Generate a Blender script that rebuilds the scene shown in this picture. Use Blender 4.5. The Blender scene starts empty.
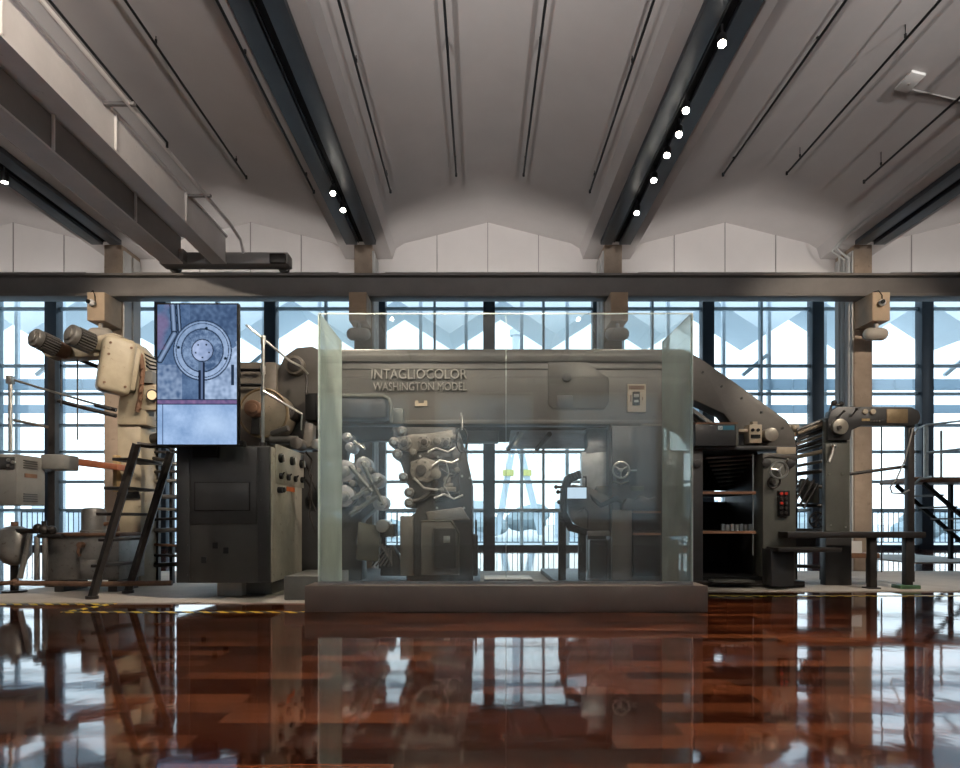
import bpy, bmesh, math, random
from mathutils import Vector, Matrix
random.seed(7)
SC = bpy.context.scene
COL = SC.collection
FPX = 640.0
# camera stands at (0,0,1) looking along +Y ; a point seen at (px,py) and Y metres away:
def X(px, Y): return (px - 480.0) * Y / FPX
def Z(py, Y): return 1.0 + (520.0 - py) * Y / FPX
def P(px, py, Y): return Vector((X(px, Y), Y, Z(py, Y)))
def L(n, Y): return n * Y / FPX

# ------------------------------------------------------------------ materials
def new_mat(name):
    m = bpy.data.materials.new(name); m.use_nodes = True
    nt = m.node_tree
    for n in list(nt.nodes): nt.nodes.remove(n)
    out = nt.nodes.new('ShaderNodeOutputMaterial')
    return m, nt, out

def paint(name, col, rough=0.5, metal=0.0, var=0.25, scale=3.0, wear=None, wear_amt=0.0, bump=0.0, bscale=40.0, spec=0.5):
    m, nt, out = new_mat(name)
    b = nt.nodes.new('ShaderNodeBsdfPrincipled')
    b.inputs['Roughness'].default_value = rough; b.inputs['Metallic'].default_value = metal
    b.inputs['Specular IOR Level'].default_value = spec
    tc = nt.nodes.new('ShaderNodeTexCoord')
    n = nt.nodes.new('ShaderNodeTexNoise'); n.inputs['Scale'].default_value = scale
    n.inputs['Detail'].default_value = 6; n.inputs['Roughness'].default_value = 0.65
    nt.links.new(tc.outputs['Object'], n.inputs['Vector'])
    r = nt.nodes.new('ShaderNodeValToRGB')
    r.color_ramp.elements[0].position = 0.3; r.color_ramp.elements[1].position = 0.7
    r.color_ramp.elements[0].color = tuple(c * (1 - var) for c in col) + (1,)
    r.color_ramp.elements[1].color = tuple(min(1, c * (1 + var)) for c in col) + (1,)
    nt.links.new(n.outputs['Fac'], r.inputs['Fac'])
    src = r.outputs['Color']
    if wear is not None:
        n2 = nt.nodes.new('ShaderNodeTexNoise'); n2.inputs['Scale'].default_value = scale * 4.3
        n2.inputs['Detail'].default_value = 8; n2.inputs['Roughness'].default_value = 0.75
        nt.links.new(tc.outputs['Object'], n2.inputs['Vector'])
        r2 = nt.nodes.new('ShaderNodeValToRGB')
        r2.color_ramp.elements[0].position = 0.66 - wear_amt; r2.color_ramp.elements[1].position = 0.72 - wear_amt * 0.6
        r2.color_ramp.elements[0].color = (0, 0, 0, 1); r2.color_ramp.elements[1].color = (1, 1, 1, 1)
        nt.links.new(n2.outputs['Fac'], r2.inputs['Fac'])
        mx = nt.nodes.new('ShaderNodeMix'); mx.data_type = 'RGBA'
        nt.links.new(r2.outputs['Color'], mx.inputs['Factor'])
        nt.links.new(src, mx.inputs['A']); mx.inputs['B'].default_value = tuple(wear) + (1,)
        src = mx.outputs['Result']
    nt.links.new(src, b.inputs['Base Color'])
    if bump > 0:
        n3 = nt.nodes.new('ShaderNodeTexNoise'); n3.inputs['Scale'].default_value = bscale
        n3.inputs['Detail'].default_value = 4
        nt.links.new(tc.outputs['Object'], n3.inputs['Vector'])
        bp = nt.nodes.new('ShaderNodeBump'); bp.inputs['Strength'].default_value = bump; bp.inputs['Distance'].default_value = 0.02
        nt.links.new(n3.outputs['Fac'], bp.inputs['Height']); nt.links.new(bp.outputs['Normal'], b.inputs['Normal'])
    nt.links.new(b.outputs['BSDF'], out.inputs['Surface'])
    return m

def emit(name, col, st):
    m, nt, out = new_mat(name)
    e = nt.nodes.new('ShaderNodeEmission'); e.inputs['Color'].default_value = tuple(col) + (1,); e.inputs['Strength'].default_value = st
    nt.links.new(e.outputs[0], out.inputs['Surface'])
    return m

def glass(name, tint, haze=0.0, hazecol=(0.8, 0.85, 0.85), refl=1.0, ior=1.5, rough=0.0):
    m, nt, out = new_mat(name)
    t = nt.nodes.new('ShaderNodeBsdfTransparent'); t.inputs['Color'].default_value = tuple(tint) + (1,)
    g = nt.nodes.new('ShaderNodeBsdfGlossy'); g.inputs['Roughness'].default_value = rough
    g.inputs['Color'].default_value = (0.95, 0.98, 0.97, 1)
    f = nt.nodes.new('ShaderNodeFresnel'); f.inputs['IOR'].default_value = ior
    # the pane is a slab: its far face would otherwise total-reflect, so take the angle from the outside on both faces
    geo = nt.nodes.new('ShaderNodeNewGeometry')
    inv = nt.nodes.new('ShaderNodeMath'); inv.operation = 'MULTIPLY_ADD'
    inv.inputs[1].default_value = (1.0 / ior - ior); inv.inputs[2].default_value = ior
    nt.links.new(geo.outputs['Backfacing'], inv.inputs[0]); nt.links.new(inv.outputs[0], f.inputs['IOR'])
    mu = nt.nodes.new('ShaderNodeMath'); mu.operation = 'MULTIPLY'; mu.inputs[1].default_value = refl; mu.use_clamp = True
    nt.links.new(f.outputs[0], mu.inputs[0])
    mx = nt.nodes.new('ShaderNodeMixShader')
    nt.links.new(mu.outputs[0], mx.inputs[0]); nt.links.new(t.outputs[0], mx.inputs[1]); nt.links.new(g.outputs[0], mx.inputs[2])
    last = mx
    if haze > 0:
        d = nt.nodes.new('ShaderNodeBsdfDiffuse'); d.inputs['Color'].default_value = tuple(hazecol) + (1,)
        tr = nt.nodes.new('ShaderNodeBsdfTranslucent'); tr.inputs['Color'].default_value = tuple(hazecol) + (1,)
        ad = nt.nodes.new('ShaderNodeMixShader'); ad.inputs[0].default_value = 0.5
        nt.links.new(d.outputs[0], ad.inputs[1]); nt.links.new(tr.outputs[0], ad.inputs[2])
        tc = nt.nodes.new('ShaderNodeTexCoord')
        nz = nt.nodes.new('ShaderNodeTexNoise'); nz.inputs['Scale'].default_value = 1.3; nz.inputs['Detail'].default_value = 5
        nt.links.new(tc.outputs['Object'], nz.inputs['Vector'])
        mr = nt.nodes.new('ShaderNodeMapRange'); mr.inputs['From Min'].default_value = 0.3; mr.inputs['From Max'].default_value = 0.7
        mr.inputs['To Min'].default_value = haze * 0.75; mr.inputs['To Max'].default_value = haze * 1.25
        nt.links.new(nz.outputs['Fac'], mr.inputs['Value'])
        dt = nt.nodes.new('ShaderNodeVectorMath'); dt.operation = 'DOT_PRODUCT'
        nt.links.new(geo.outputs['Incoming'], dt.inputs[0]); nt.links.new(geo.outputs['Normal'], dt.inputs[1])
        ab = nt.nodes.new('ShaderNodeMath'); ab.operation = 'ABSOLUTE'; nt.links.new(dt.outputs['Value'], ab.inputs[0])
        mxm = nt.nodes.new('ShaderNodeMath'); mxm.operation = 'MAXIMUM'; mxm.inputs[1].default_value = 0.12; nt.links.new(ab.outputs[0], mxm.inputs[0])
        dv = nt.nodes.new('ShaderNodeMath'); dv.operation = 'DIVIDE'; dv.use_clamp = True
        nt.links.new(mr.outputs[0], dv.inputs[0]); nt.links.new(mxm.outputs[0], dv.inputs[1])
        m2 = nt.nodes.new('ShaderNodeMixShader')
        nt.links.new(dv.outputs[0], m2.inputs[0]); nt.links.new(mx.outputs[0], m2.inputs[1]); nt.links.new(ad.outputs[0], m2.inputs[2])
        last = m2
    nt.links.new(last.outputs[0], out.inputs['Surface'])
    return m

def wood_floor():
    m, nt, out = new_mat('polished_wood_planks')
    b = nt.nodes.new('ShaderNodeBsdfPrincipled')
    tc = nt.nodes.new('ShaderNodeTexCoord')
    br = nt.nodes.new('ShaderNodeTexBrick')
    br.offset = 0.37; br.offset_frequency = 2; br.squash = 1.0
    br.inputs['Color1'].default_value = (0.0, 0.0, 0.0, 1); br.inputs['Color2'].default_value = (1, 1, 1, 1)
    br.inputs['Mortar'].default_value = (0.0, 0.0, 0.0, 1)
    br.inputs['Scale'].default_value = 1.0; br.inputs['Mortar Size'].default_value = 0.0012
    br.inputs['Brick Width'].default_value = 0.95; br.inputs['Row Height'].default_value = 0.175
    br.inputs['Bias'].default_value = 0.0
    nt.links.new(tc.outputs['Object'], br.inputs['Vector'])
    mp = nt.nodes.new('ShaderNodeMapping'); mp.inputs['Scale'].default_value = (1.3, 16, 1)
    nt.links.new(tc.outputs['Object'], mp.inputs['Vector'])
    gr = nt.nodes.new('ShaderNodeTexNoise'); gr.inputs['Scale'].default_value = 3.0; gr.inputs['Detail'].default_value = 7
    gr.inputs['Distortion'].default_value = 0.6
    nt.links.new(mp.outputs[0], gr.inputs['Vector'])
    ma = nt.nodes.new('ShaderNodeMath'); ma.operation = 'MULTIPLY_ADD'; ma.inputs[1].default_value = 0.74; 
    nt.links.new(br.outputs['Color'], ma.inputs[0])
    m3 = nt.nodes.new('ShaderNodeMath'); m3.operation = 'MULTIPLY'; m3.inputs[1].default_value = 0.34
    nt.links.new(gr.outputs['Fac'], m3.inputs[0]); nt.links.new(m3.outputs[0], ma.inputs[2])
    r = nt.nodes.new('ShaderNodeValToRGB')
    e = r.color_ramp.elements
    e[0].position = 0.0; e[0].color = (0.008, 0.0024, 0.0014, 1)
    e[1].position = 1.0; e[1].color = (0.17, 0.050, 0.018, 1)
    k = r.color_ramp.elements.new(0.5); k.color = (0.052, 0.0120, 0.0048, 1)
    nt.links.new(ma.outputs[0], r.inputs['Fac'])
    mo = nt.nodes.new('ShaderNodeMix'); mo.data_type = 'RGBA'
    nt.links.new(br.outputs['Fac'], mo.inputs['Factor']); nt.links.new(r.outputs['Color'], mo.inputs['A'])
    mo.inputs['B'].default_value = (0.014, 0.005, 0.003, 1)
    nt.links.new(mo.outputs['Result'], b.inputs['Base Color'])
    # softly uneven varnish
    n2 = nt.nodes.new('ShaderNodeTexNoise'); n2.inputs['Scale'].default_value = 2.2; n2.inputs['Detail'].default_value = 4
    nt.links.new(tc.outputs['Object'], n2.inputs['Vector'])
    mr = nt.nodes.new('ShaderNodeMapRange'); mr.inputs['To Min'].default_value = 0.025; mr.inputs['To Max'].default_value = 0.075
    nt.links.new(n2.outputs['Fac'], mr.inputs['Value']); nt.links.new(mr.outputs[0], b.inputs['Roughness'])
    b.inputs['Specular IOR Level'].default_value = 0.46
    n4 = nt.nodes.new('ShaderNodeTexNoise'); n4.inputs['Scale'].default_value = 5.0; n4.inputs['Detail'].default_value = 2
    nt.links.new(tc.outputs['Object'], n4.inputs['Vector'])
    bp = nt.nodes.new('ShaderNodeBump'); bp.inputs['Strength'].default_value = 0.06; bp.inputs['Distance'].default_value = 0.01
    nt.links.new(n4.outputs['Fac'], bp.inputs['Height']); nt.links.new(bp.outputs['Normal'], b.inputs['Normal'])
    nt.links.new(b.outputs[0], out.inputs['Surface'])
    return m

def hazard():
    m, nt, out = new_mat('yellow_black_tape')
    b = nt.nodes.new('ShaderNodeBsdfPrincipled'); b.inputs['Roughness'].default_value = 0.4
    tc = nt.nodes.new('ShaderNodeTexCoord'); sp = nt.nodes.new('ShaderNodeSeparateXYZ')
    nt.links.new(tc.outputs['Object'], sp.inputs[0])
    a = nt.nodes.new('ShaderNodeMath'); a.operation = 'ADD'
    nt.links.new(sp.outputs['X'], a.inputs[0]); nt.links.new(sp.outputs['Y'], a.inputs[1])
    d = nt.nodes.new('ShaderNodeMath'); d.operation = 'DIVIDE'; d.inputs[1].default_value = 0.185
    nt.links.new(a.outputs[0], d.inputs[0])
    f = nt.nodes.new('ShaderNodeMath'); f.operation = 'FRACT'; nt.links.new(d.outputs[0], f.inputs[0])
    g = nt.nodes.new('ShaderNodeMath'); g.operation = 'GREATER_THAN'; g.inputs[1].default_value = 0.5
    nt.links.new(f.outputs[0], g.inputs[0])
    mx = nt.nodes.new('ShaderNodeMix'); mx.data_type = 'RGBA'
    mx.inputs['A'].default_value = (0.85, 0.60, 0.05, 1); mx.inputs['B'].default_value = (0.015, 0.013, 0.012, 1)
    nt.links.new(g.outputs[0], mx.inputs['Factor']); nt.links.new(mx.outputs['Result'], b.inputs['Base Color'])
    nt.links.new(b.outputs[0], out.inputs['Surface'])
    return m

M = {}
M['floor'] = wood_floor()
M['slab'] = paint('pale_concrete', (0.50, 0.45, 0.39), 0.75, var=0.15, scale=1.5, wear=(0.30, 0.27, 0.24), wear_amt=0.06)
M['ceil'] = paint('grey_painted_concrete_soffit', (0.56, 0.53, 0.52), 0.8, var=0.06, scale=0.7, bump=0.05, bscale=8)
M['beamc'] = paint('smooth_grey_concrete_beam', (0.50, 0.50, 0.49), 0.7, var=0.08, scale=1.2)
M['gable'] = paint('off_white_wall_panel', (0.62, 0.585, 0.565), 0.8, var=0.04, scale=0.8)
M['joint'] = paint('panel_joint', (0.30, 0.28, 0.27), 0.8, var=0.05)
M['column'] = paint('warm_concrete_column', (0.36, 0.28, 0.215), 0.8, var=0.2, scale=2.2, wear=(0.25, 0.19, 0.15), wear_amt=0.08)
M['wall'] = paint('grey_plaster_wall', (0.50, 0.49, 0.48), 0.85, var=0.05, scale=0.8)
M['channel'] = paint('dark_blue_grey_steel', (0.070, 0.082, 0.098), 0.45, 0.1, var=0.2, scale=1.5)
M['slot'] = paint('black_slot', (0.006, 0.006, 0.007), 0.6, var=0.1, spec=0.1)
M['girder'] = paint('dark_grey_girder_paint', (0.17, 0.155, 0.145), 0.5, 0.1, var=0.15, scale=1.3)
M['crane'] = paint('grey_crane_paint', (0.76, 0.72, 0.71), 0.55, var=0.1, scale=1.0, wear=(0.30, 0.27, 0.26), wear_amt=0.02)
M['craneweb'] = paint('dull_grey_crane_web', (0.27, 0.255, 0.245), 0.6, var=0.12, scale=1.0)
M['rail'] = paint('black_rail', (0.012, 0.012, 0.013), 0.4, 0.2, var=0.1)
M['frame'] = paint('blue_black_window_steel', (0.010, 0.017, 0.027), 0.4, 0.1, var=0.15, scale=2)
M['bars'] = paint('hazed_slate_glazing_bar', (0.32, 0.41, 0.46), 0.4, 0.0, var=0.15, scale=2)  # paler than the frame steel: window glare and haze put into the colour
M['frame2'] = paint('pale_slate_blue_steel', (0.78, 0.83, 0.86), 0.45, 0.1, var=0.15, scale=2)
M['wglass'] = glass('window_glass', (0.93, 0.975, 0.99), refl=0.9)
M['cglass'] = glass('showcase_glass', (0.955, 0.975, 0.962), haze=0.031, hazecol=(0.76, 0.82, 0.86), refl=1.45)
M['sglass'] = glass('showcase_side_glass', (0.93, 0.965, 0.945), haze=0.14, hazecol=(0.74, 0.84, 0.77), refl=1.3)  # denser haze than the front glass, brightening the panes like reflected window light
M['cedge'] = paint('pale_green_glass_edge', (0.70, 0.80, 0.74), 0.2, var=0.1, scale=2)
M['plinth'] = paint('bronze_brown_plinth_metal', (0.19, 0.15, 0.12), 0.38, 0.35, var=0.12, scale=1.6)
M['press'] = paint('dark_grey_press_paint', (0.102, 0.094, 0.083), 0.42, 0.15, var=0.22, scale=1.6, wear=(0.15, 0.14, 0.125), wear_amt=0.0, bump=0.05, bscale=25)
M['press2'] = paint('charcoal_press_paint', (0.036, 0.035, 0.034), 0.42, 0.15, var=0.25, scale=2.0, wear=(0.07, 0.065, 0.06), wear_amt=0.02, bump=0.05, bscale=25)
M['cabinet'] = paint('dark_grey_cabinet_paint', (0.026, 0.026, 0.025), 0.5, 0.1, var=0.2, scale=2.0, wear=(0.05, 0.047, 0.042), wear_amt=0.03)
M['cabfront'] = paint('lit_dark_cabinet_paint', (0.038, 0.037, 0.033), 0.5, 0.1, var=0.25, scale=2.0, wear=(0.085, 0.08, 0.07), wear_amt=0.04)  # body lighter than the door: light on the lower front put into colour
M['cabside'] = paint('worn_lit_cabinet_side', (0.38, 0.35, 0.29), 0.5, 0.1, var=0.2, scale=2.4, wear=(0.11, 0.095, 0.07), wear_amt=0.08)  # worn side, much lighter than the front to carry the light falling on it
M['greypanel'] = paint('grey_green_machine_paint', (0.092, 0.092, 0.076), 0.42, 0.1, var=0.18, scale=2.2, wear=(0.17, 0.16, 0.14), wear_amt=0.02)
M['beige'] = paint('aged_beige_machine_paint', (0.37, 0.315, 0.225), 0.42, var=0.18, scale=2.5, wear=(0.14, 0.09, 0.05), wear_amt=0.05)
M['greybox'] = paint('grey_control_box_paint', (0.17, 0.165, 0.15), 0.45, 0.1, var=0.15, scale=3, wear=(0.10, 0.09, 0.07), wear_amt=0.03)
M['tank'] = paint('dull_metal_tank_paint', (0.20, 0.19, 0.175), 0.4, 0.4, var=0.25, scale=4, wear=(0.09, 0.06, 0.04), wear_amt=0.08)
M['iron'] = paint('dark_oiled_iron', (0.035, 0.030, 0.027), 0.45, 0.4, var=0.35, scale=6, wear=(0.10, 0.07, 0.045), wear_amt=0.05)
M['black'] = paint('black_paint', (0.007, 0.007, 0.007), 0.55, var=0.15, spec=0.2)
M['steel'] = paint('bare_steel', (0.50, 0.48, 0.44), 0.28, 0.9, var=0.18, scale=8)
M['roller'] = paint('worn_roller_metal', (0.17, 0.16, 0.15), 0.35, 0.6, var=0.3, scale=5, wear=(0.10, 0.09, 0.08), wear_amt=0.06)
M['roller2'] = paint('pale_worn_roller_metal', (0.36, 0.355, 0.36), 0.35, 0.5, var=0.3, scale=5, wear=(0.16, 0.15, 0.145), wear_amt=0.05)
M['rust'] = paint('rusty_brown_metal', (0.16, 0.085, 0.05), 0.6, 0.2, var=0.35, scale=6)
M['redwood'] = paint('reddish_brown_wood', (0.30, 0.10, 0.045), 0.4, var=0.3, scale=4)
M['brownwood'] = paint('brown_wood_edge', (0.20, 0.10, 0.055), 0.45, var=0.25, scale=4)
M['cream'] = paint('cream_enamel', (0.40, 0.33, 0.24), 0.4, var=0.12, scale=6)
M['white'] = paint('white_plastic', (0.78, 0.77, 0.75), 0.4, var=0.03)
M['corbel'] = paint('tan_concrete_corbel', (0.50, 0.375, 0.26), 0.75, var=0.12, scale=3)
M['pill'] = paint('cream_speaker_shell', (0.50, 0.45, 0.39), 0.5, var=0.05)
M['redbtn'] = paint('red_button', (0.55, 0.03, 0.015), 0.35, var=0.1)
M['orange'] = paint('orange_warning_sticker', (0.75, 0.16, 0.03), 0.5, var=0.1)
M['brass'] = paint('aged_brass_plate', (0.42, 0.30, 0.15), 0.4, 0.5, var=0.2, scale=8)
M['fly'] = paint('worn_brown_flywheel_paint', (0.23, 0.19, 0.14), 0.42, 0.15, var=0.25, scale=3, wear=(0.10, 0.08, 0.055), wear_amt=0.05)
M['drive'] = paint('brown_grey_drive_paint', (0.135, 0.118, 0.095), 0.42, 0.15, var=0.25, scale=3, wear=(0.07, 0.06, 0.05), wear_amt=0.03)
M['dialm'] = paint('dull_nickel_dial_metal', (0.30, 0.275, 0.23), 0.35, 0.5, var=0.15, scale=8)
M['cast'] = paint('worn_cast_metal', (0.17, 0.155, 0.135), 0.42, 0.3, var=0.3, scale=4, wear=(0.07, 0.06, 0.05), wear_amt=0.06)
M['sheet'] = paint('dull_stainless_sheet', (0.52, 0.53, 0.54), 0.35, 0.35, var=0.3, scale=3)
M['brass2'] = paint('tarnished_brass', (0.20, 0.145, 0.08), 0.45, 0.4, var=0.2, scale=8)
M['bluelabel'] = paint('blue_printed_label', (0.04, 0.17, 0.24), 0.4, var=0.1)
M['green'] = paint('green_foot_paint', (0.06, 0.13, 0.06), 0.5, var=0.2)
M['tape'] = hazard()
def frosted():
    m, nt, out = new_mat('frosted_blue_glass_louvre')
    d = nt.nodes.new('ShaderNodeBsdfDiffuse'); d.inputs['Color'].default_value = (0.62, 0.68, 0.72, 1)
    t = nt.nodes.new('ShaderNodeBsdfTranslucent'); t.inputs['Color'].default_value = (0.60, 0.68, 0.74, 1)
    mx = nt.nodes.new('ShaderNodeMixShader'); mx.inputs[0].default_value = 0.75
    nt.links.new(d.outputs[0], mx.inputs[1]); nt.links.new(t.outputs[0], mx.inputs[2]); nt.links.new(mx.outputs[0], out.inputs['Surface'])
    return m
M['frost'] = frosted()
def blind():
    m, nt, out = new_mat('translucent_blind_fabric')
    d = nt.nodes.new('ShaderNodeBsdfDiffuse'); d.inputs['Color'].default_value = (0.6, 0.6, 0.6, 1)
    t = nt.nodes.new('ShaderNodeBsdfTranslucent'); t.inputs['Color'].default_value = (0.75, 0.78, 0.80, 1)
    mx = nt.nodes.new('ShaderNodeMixShader'); mx.inputs[0].default_value = 0.6
    nt.links.new(d.outputs[0], mx.inputs[1]); nt.links.new(t.outputs[0], mx.inputs[2]); nt.links.new(mx.outputs[0], out.inputs['Surface'])
    return m
M['blind'] = blind()
M['tube'] = emit('lit_uplight_tube', (1.0, 0.95, 0.90), 0.7)
M['soffit'] = paint('pale_canopy_soffit', (0.86, 0.89, 0.90), 0.7, var=0.04, scale=0.5)
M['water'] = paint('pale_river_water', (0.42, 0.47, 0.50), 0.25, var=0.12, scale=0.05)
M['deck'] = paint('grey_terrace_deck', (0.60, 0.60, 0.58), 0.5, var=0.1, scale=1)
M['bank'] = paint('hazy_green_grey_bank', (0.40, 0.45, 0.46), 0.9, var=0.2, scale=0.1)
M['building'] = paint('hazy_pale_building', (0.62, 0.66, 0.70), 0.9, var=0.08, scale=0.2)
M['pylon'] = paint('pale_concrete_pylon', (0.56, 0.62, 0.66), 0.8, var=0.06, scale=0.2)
M['yellow'] = paint('yellow_band_paint', (0.62, 0.56, 0.16), 0.6, var=0.08)
M['lens'] = emit('lit_lamp_lens', (1.0, 0.93, 0.82), 45.0)
M['bulb'] = emit('lit_bulkhead_glass', (1.0, 0.72, 0.40), 1.1)
M['screen'] = emit('lit_small_screen', (0.62, 0.78, 0.95), 0.95)
M['whitelight'] = paint('pale_box_top', (0.62, 0.62, 0.60), 0.5, var=0.05)

# ------------------------------------------------------------------ mesh builder
class MB:
    def __init__(s): s.bm = bmesh.new()
    def _new(s, fn):
        b2 = bmesh.new(); fn(b2)
        me = bpy.data.meshes.new('tmp'); b2.to_mesh(me); b2.free()
        s.bm.from_mesh(me); bpy.data.meshes.remove(me); return s
    def box(s, x0, x1, y0, y1, z0, z1, bev=0.0, rot=None, seg=2):
        def fn(b):
            c = Vector(((x0+x1)/2, (y0+y1)/2, (z0+z1)/2)); d = (abs(x1-x0), abs(y1-y0), abs(z1-z0))
            bmesh.ops.create_cube(b, size=1.0, matrix=Matrix.Diagonal((d[0], d[1], d[2], 1)))
            if bev > 0: bmesh.ops.bevel(b, geom=b.edges[:], offset=min(bev, min(d)*0.45), segments=seg, affect='EDGES', profile=0.5)
            mt = Matrix.Translation(c)
            if rot is not None: mt = mt @ rot
            bmesh.ops.transform(b, matrix=mt, verts=b.verts[:])
        return s._new(fn)
    def pb(s, px0, px1, py0, py1, Y, dep, bev=0.0):
        return s.box(X(px0, Y), X(px1, Y), Y, Y+dep, Z(py1, Y), Z(py0, Y), bev)
    def cyl(s, p0, p1, r, seg=20, r2=None, bev=0.0):
        p0 = Vector(p0); p1 = Vector(p1); d = p1 - p0
        if d.length < 1e-6: return s
        q = d.to_track_quat('Z', 'Y').to_matrix().to_4x4()
        def fn(b):
            bmesh.ops.create_cone(b, cap_ends=True, segments=seg, radius1=r, radius2=(r if r2 is None else r2), depth=d.length)
            if bev > 0:
                es = [e for e in b.edges if len(e.link_faces) == 2 and any(len(f.verts) > 4 for f in e.link_faces)]
                bmesh.ops.bevel(b, geom=es, offset=bev, segments=2, affect='EDGES', profile=0.5)
            bmesh.ops.transform(b, matrix=Matrix.Translation((p0+p1)/2) @ q, verts=b.verts[:])
        return s._new(fn)
    def ycyl(s, px, py, Y, rpx, dep, seg=24, bev=0.0):       # cylinder with its round face towards -Y
        c = P(px, py, Y); return s.cyl(c, c + Vector((0, dep, 0)), L(rpx, Y), seg, bev=bev)
    def tube(s, pts, r, seg=8, closed=False):
        pts = [Vector(p) for p in pts]; n = len(pts)
        bm = s.bm; rings = []
        prev = None
        for i, p in enumerate(pts):
            if closed: t = pts[(i+1) % n] - pts[i-1]
            elif i == 0: t = pts[1] - p
            elif i == n-1: t = p - pts[i-1]
            else: t = (pts[i+1]-p).normalized() + (p-pts[i-1]).normalized()
            t = t.normalized()
            if prev is None:
                u = t.orthogonal().normalized()
            else:
                u = (prev - t * prev.dot(t)); u = u.normalized() if u.length > 1e-5 else t.orthogonal().normalized()
            prev = u; v = t.cross(u)
            rings.append([bm.verts.new(p + (u*math.cos(a) + v*math.sin(a)) * r) for a in [2*math.pi*k/seg for k in range(seg)]])
        m = n if closed else n-1
        for i in range(m):
            A = rings[i]; B = rings[(i+1) % n]
            for k in range(seg):
                try: bm.faces.new((A[k], A[(k+1) % seg], B[(k+1) % seg], B[k]))
                except ValueError: pass
        if not closed:
            bm.faces.new(rings[0][::-1]); bm.faces.new(rings[-1])
        return s
    def torus(s, c, axis, R, r, n=28, seg=8):
        q = Vector(axis).to_track_quat('Z', 'Y')
        return s.tube([Vector(c) + q @ Vector((R*math.cos(2*math.pi*k/n), R*math.sin(2*math.pi*k/n), 0)) for k in range(n)], r, seg, closed=True)
    def prism(s, pts, y0, y1, bev=0.0):                      # polygon in the XZ plane given real thickness along Y
        def fn(b):
            vs = [b.verts.new((x, y0, z)) for x, z in pts]
            f = b.faces.new(vs)
            r = bmesh.ops.extrude_face_region(b, geom=[f])
            bmesh.ops.translate(b, vec=(0, y1-y0, 0), verts=[v for v in r['geom'] if isinstance(v, bmesh.types.BMVert)])
            bmesh.ops.recalc_face_normals(b, faces=b.faces[:])
            if bev > 0: bmesh.ops.bevel(b, geom=[e for e in b.edges if e.calc_face_angle(0) > 0.5], offset=bev, segments=2, affect='EDGES', profile=0.5)
        return s._new(fn)
    def pprism(s, pts, Y, dep, bev=0.0):
        return s.prism([(X(a, Y), Z(b, Y)) for a, b in pts], Y, Y+dep, bev)
    def sweepx(s, pts, x0, x1):                              # polygon in the YZ plane given length along X
        def fn(b):
            vs = [b.verts.new((x0, y, z)) for y, z in pts]
            f = b.faces.new(vs)
            r = bmesh.ops.extrude_face_region(b, geom=[f])
            bmesh.ops.translate(b, vec=(x1-x0, 0, 0), verts=[v for v in r['geom'] if isinstance(v, bmesh.types.BMVert)])
            bmesh.ops.recalc_face_normals(b, faces=b.faces[:])
        return s._new(fn)
    def sph(s, c, r, sc=(1, 1, 1), seg=20):
        def fn(b):
            bmesh.ops.create_uvsphere(b, u_segments=seg, v_segments=seg//2, radius=r)
            bmesh.ops.transform(b, matrix=Matrix.Translation(Vector(c)) @ Matrix.Diagonal((sc[0], sc[1], sc[2], 1)), verts=b.verts[:])
        return s._new(fn)
    def lathe(s, c, prof, seg=28):                           # profile (r,z) around a vertical axis at c
        bm = s.bm; c = Vector(c); rings = []
        for r, z in prof:
            rings.append([bm.verts.new(c + Vector((r*math.cos(2*math.pi*k/seg), r*math.sin(2*math.pi*k/seg), z))) for k in range(seg)])
        for A, B in zip(rings, rings[1:]):
            for k in range(seg): bm.faces.new((A[k], A[(k+1) % seg], B[(k+1) % seg], B[k]))
        bm.faces.new(rings[0][::-1]); bm.faces.new(rings[-1]); return s
    def build(s, name, mat, parent=None, smooth=True):
        org = world_loc(parent) if parent else Vector((0, 0, 0))
        bmesh.ops.translate(s.bm, vec=-org, verts=s.bm.verts[:])
        bmesh.ops.recalc_face_normals(s.bm, faces=s.bm.faces[:])
        for f in s.bm.faces: f.smooth = smooth
        for e in s.bm.edges:
            if len(e.link_faces) == 2 and e.calc_face_angle(0) > 0.62: e.smooth = False
        me = bpy.data.meshes.new(name); s.bm.to_mesh(me); s.bm.free()
        for m in (mat if isinstance(mat, (list, tuple)) else [mat]): me.materials.append(m)
        o = bpy.data.objects.new(name, me); COL.objects.link(o)
        if parent: o.parent = parent
        return o

def each(mb, name, mat, parent):
    """one object for every connected piece of the builder"""
    bm = mb.bm; bm.verts.ensure_lookup_table(); seen = set(); out = []
    for v in list(bm.verts):
        if v in seen: continue
        st = [v]; comp = []; seen.add(v)
        while st:
            a = st.pop(); comp.append(a)
            for e in a.link_edges:
                q = e.other_vert(a)
                if q not in seen: seen.add(q); st.append(q)
        m2 = MB(); mp = {a: m2.bm.verts.new(a.co) for a in comp}
        fs = {f for a in comp for f in a.link_faces}
        for f in fs: m2.bm.faces.new([mp[a] for a in f.verts])
        out.append(m2.build(name, mat, parent))
    bm.free(); return out

def world_loc(o):
    v = Vector((0, 0, 0))
    while o: v = v + o.location; o = o.parent
    return v

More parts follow.
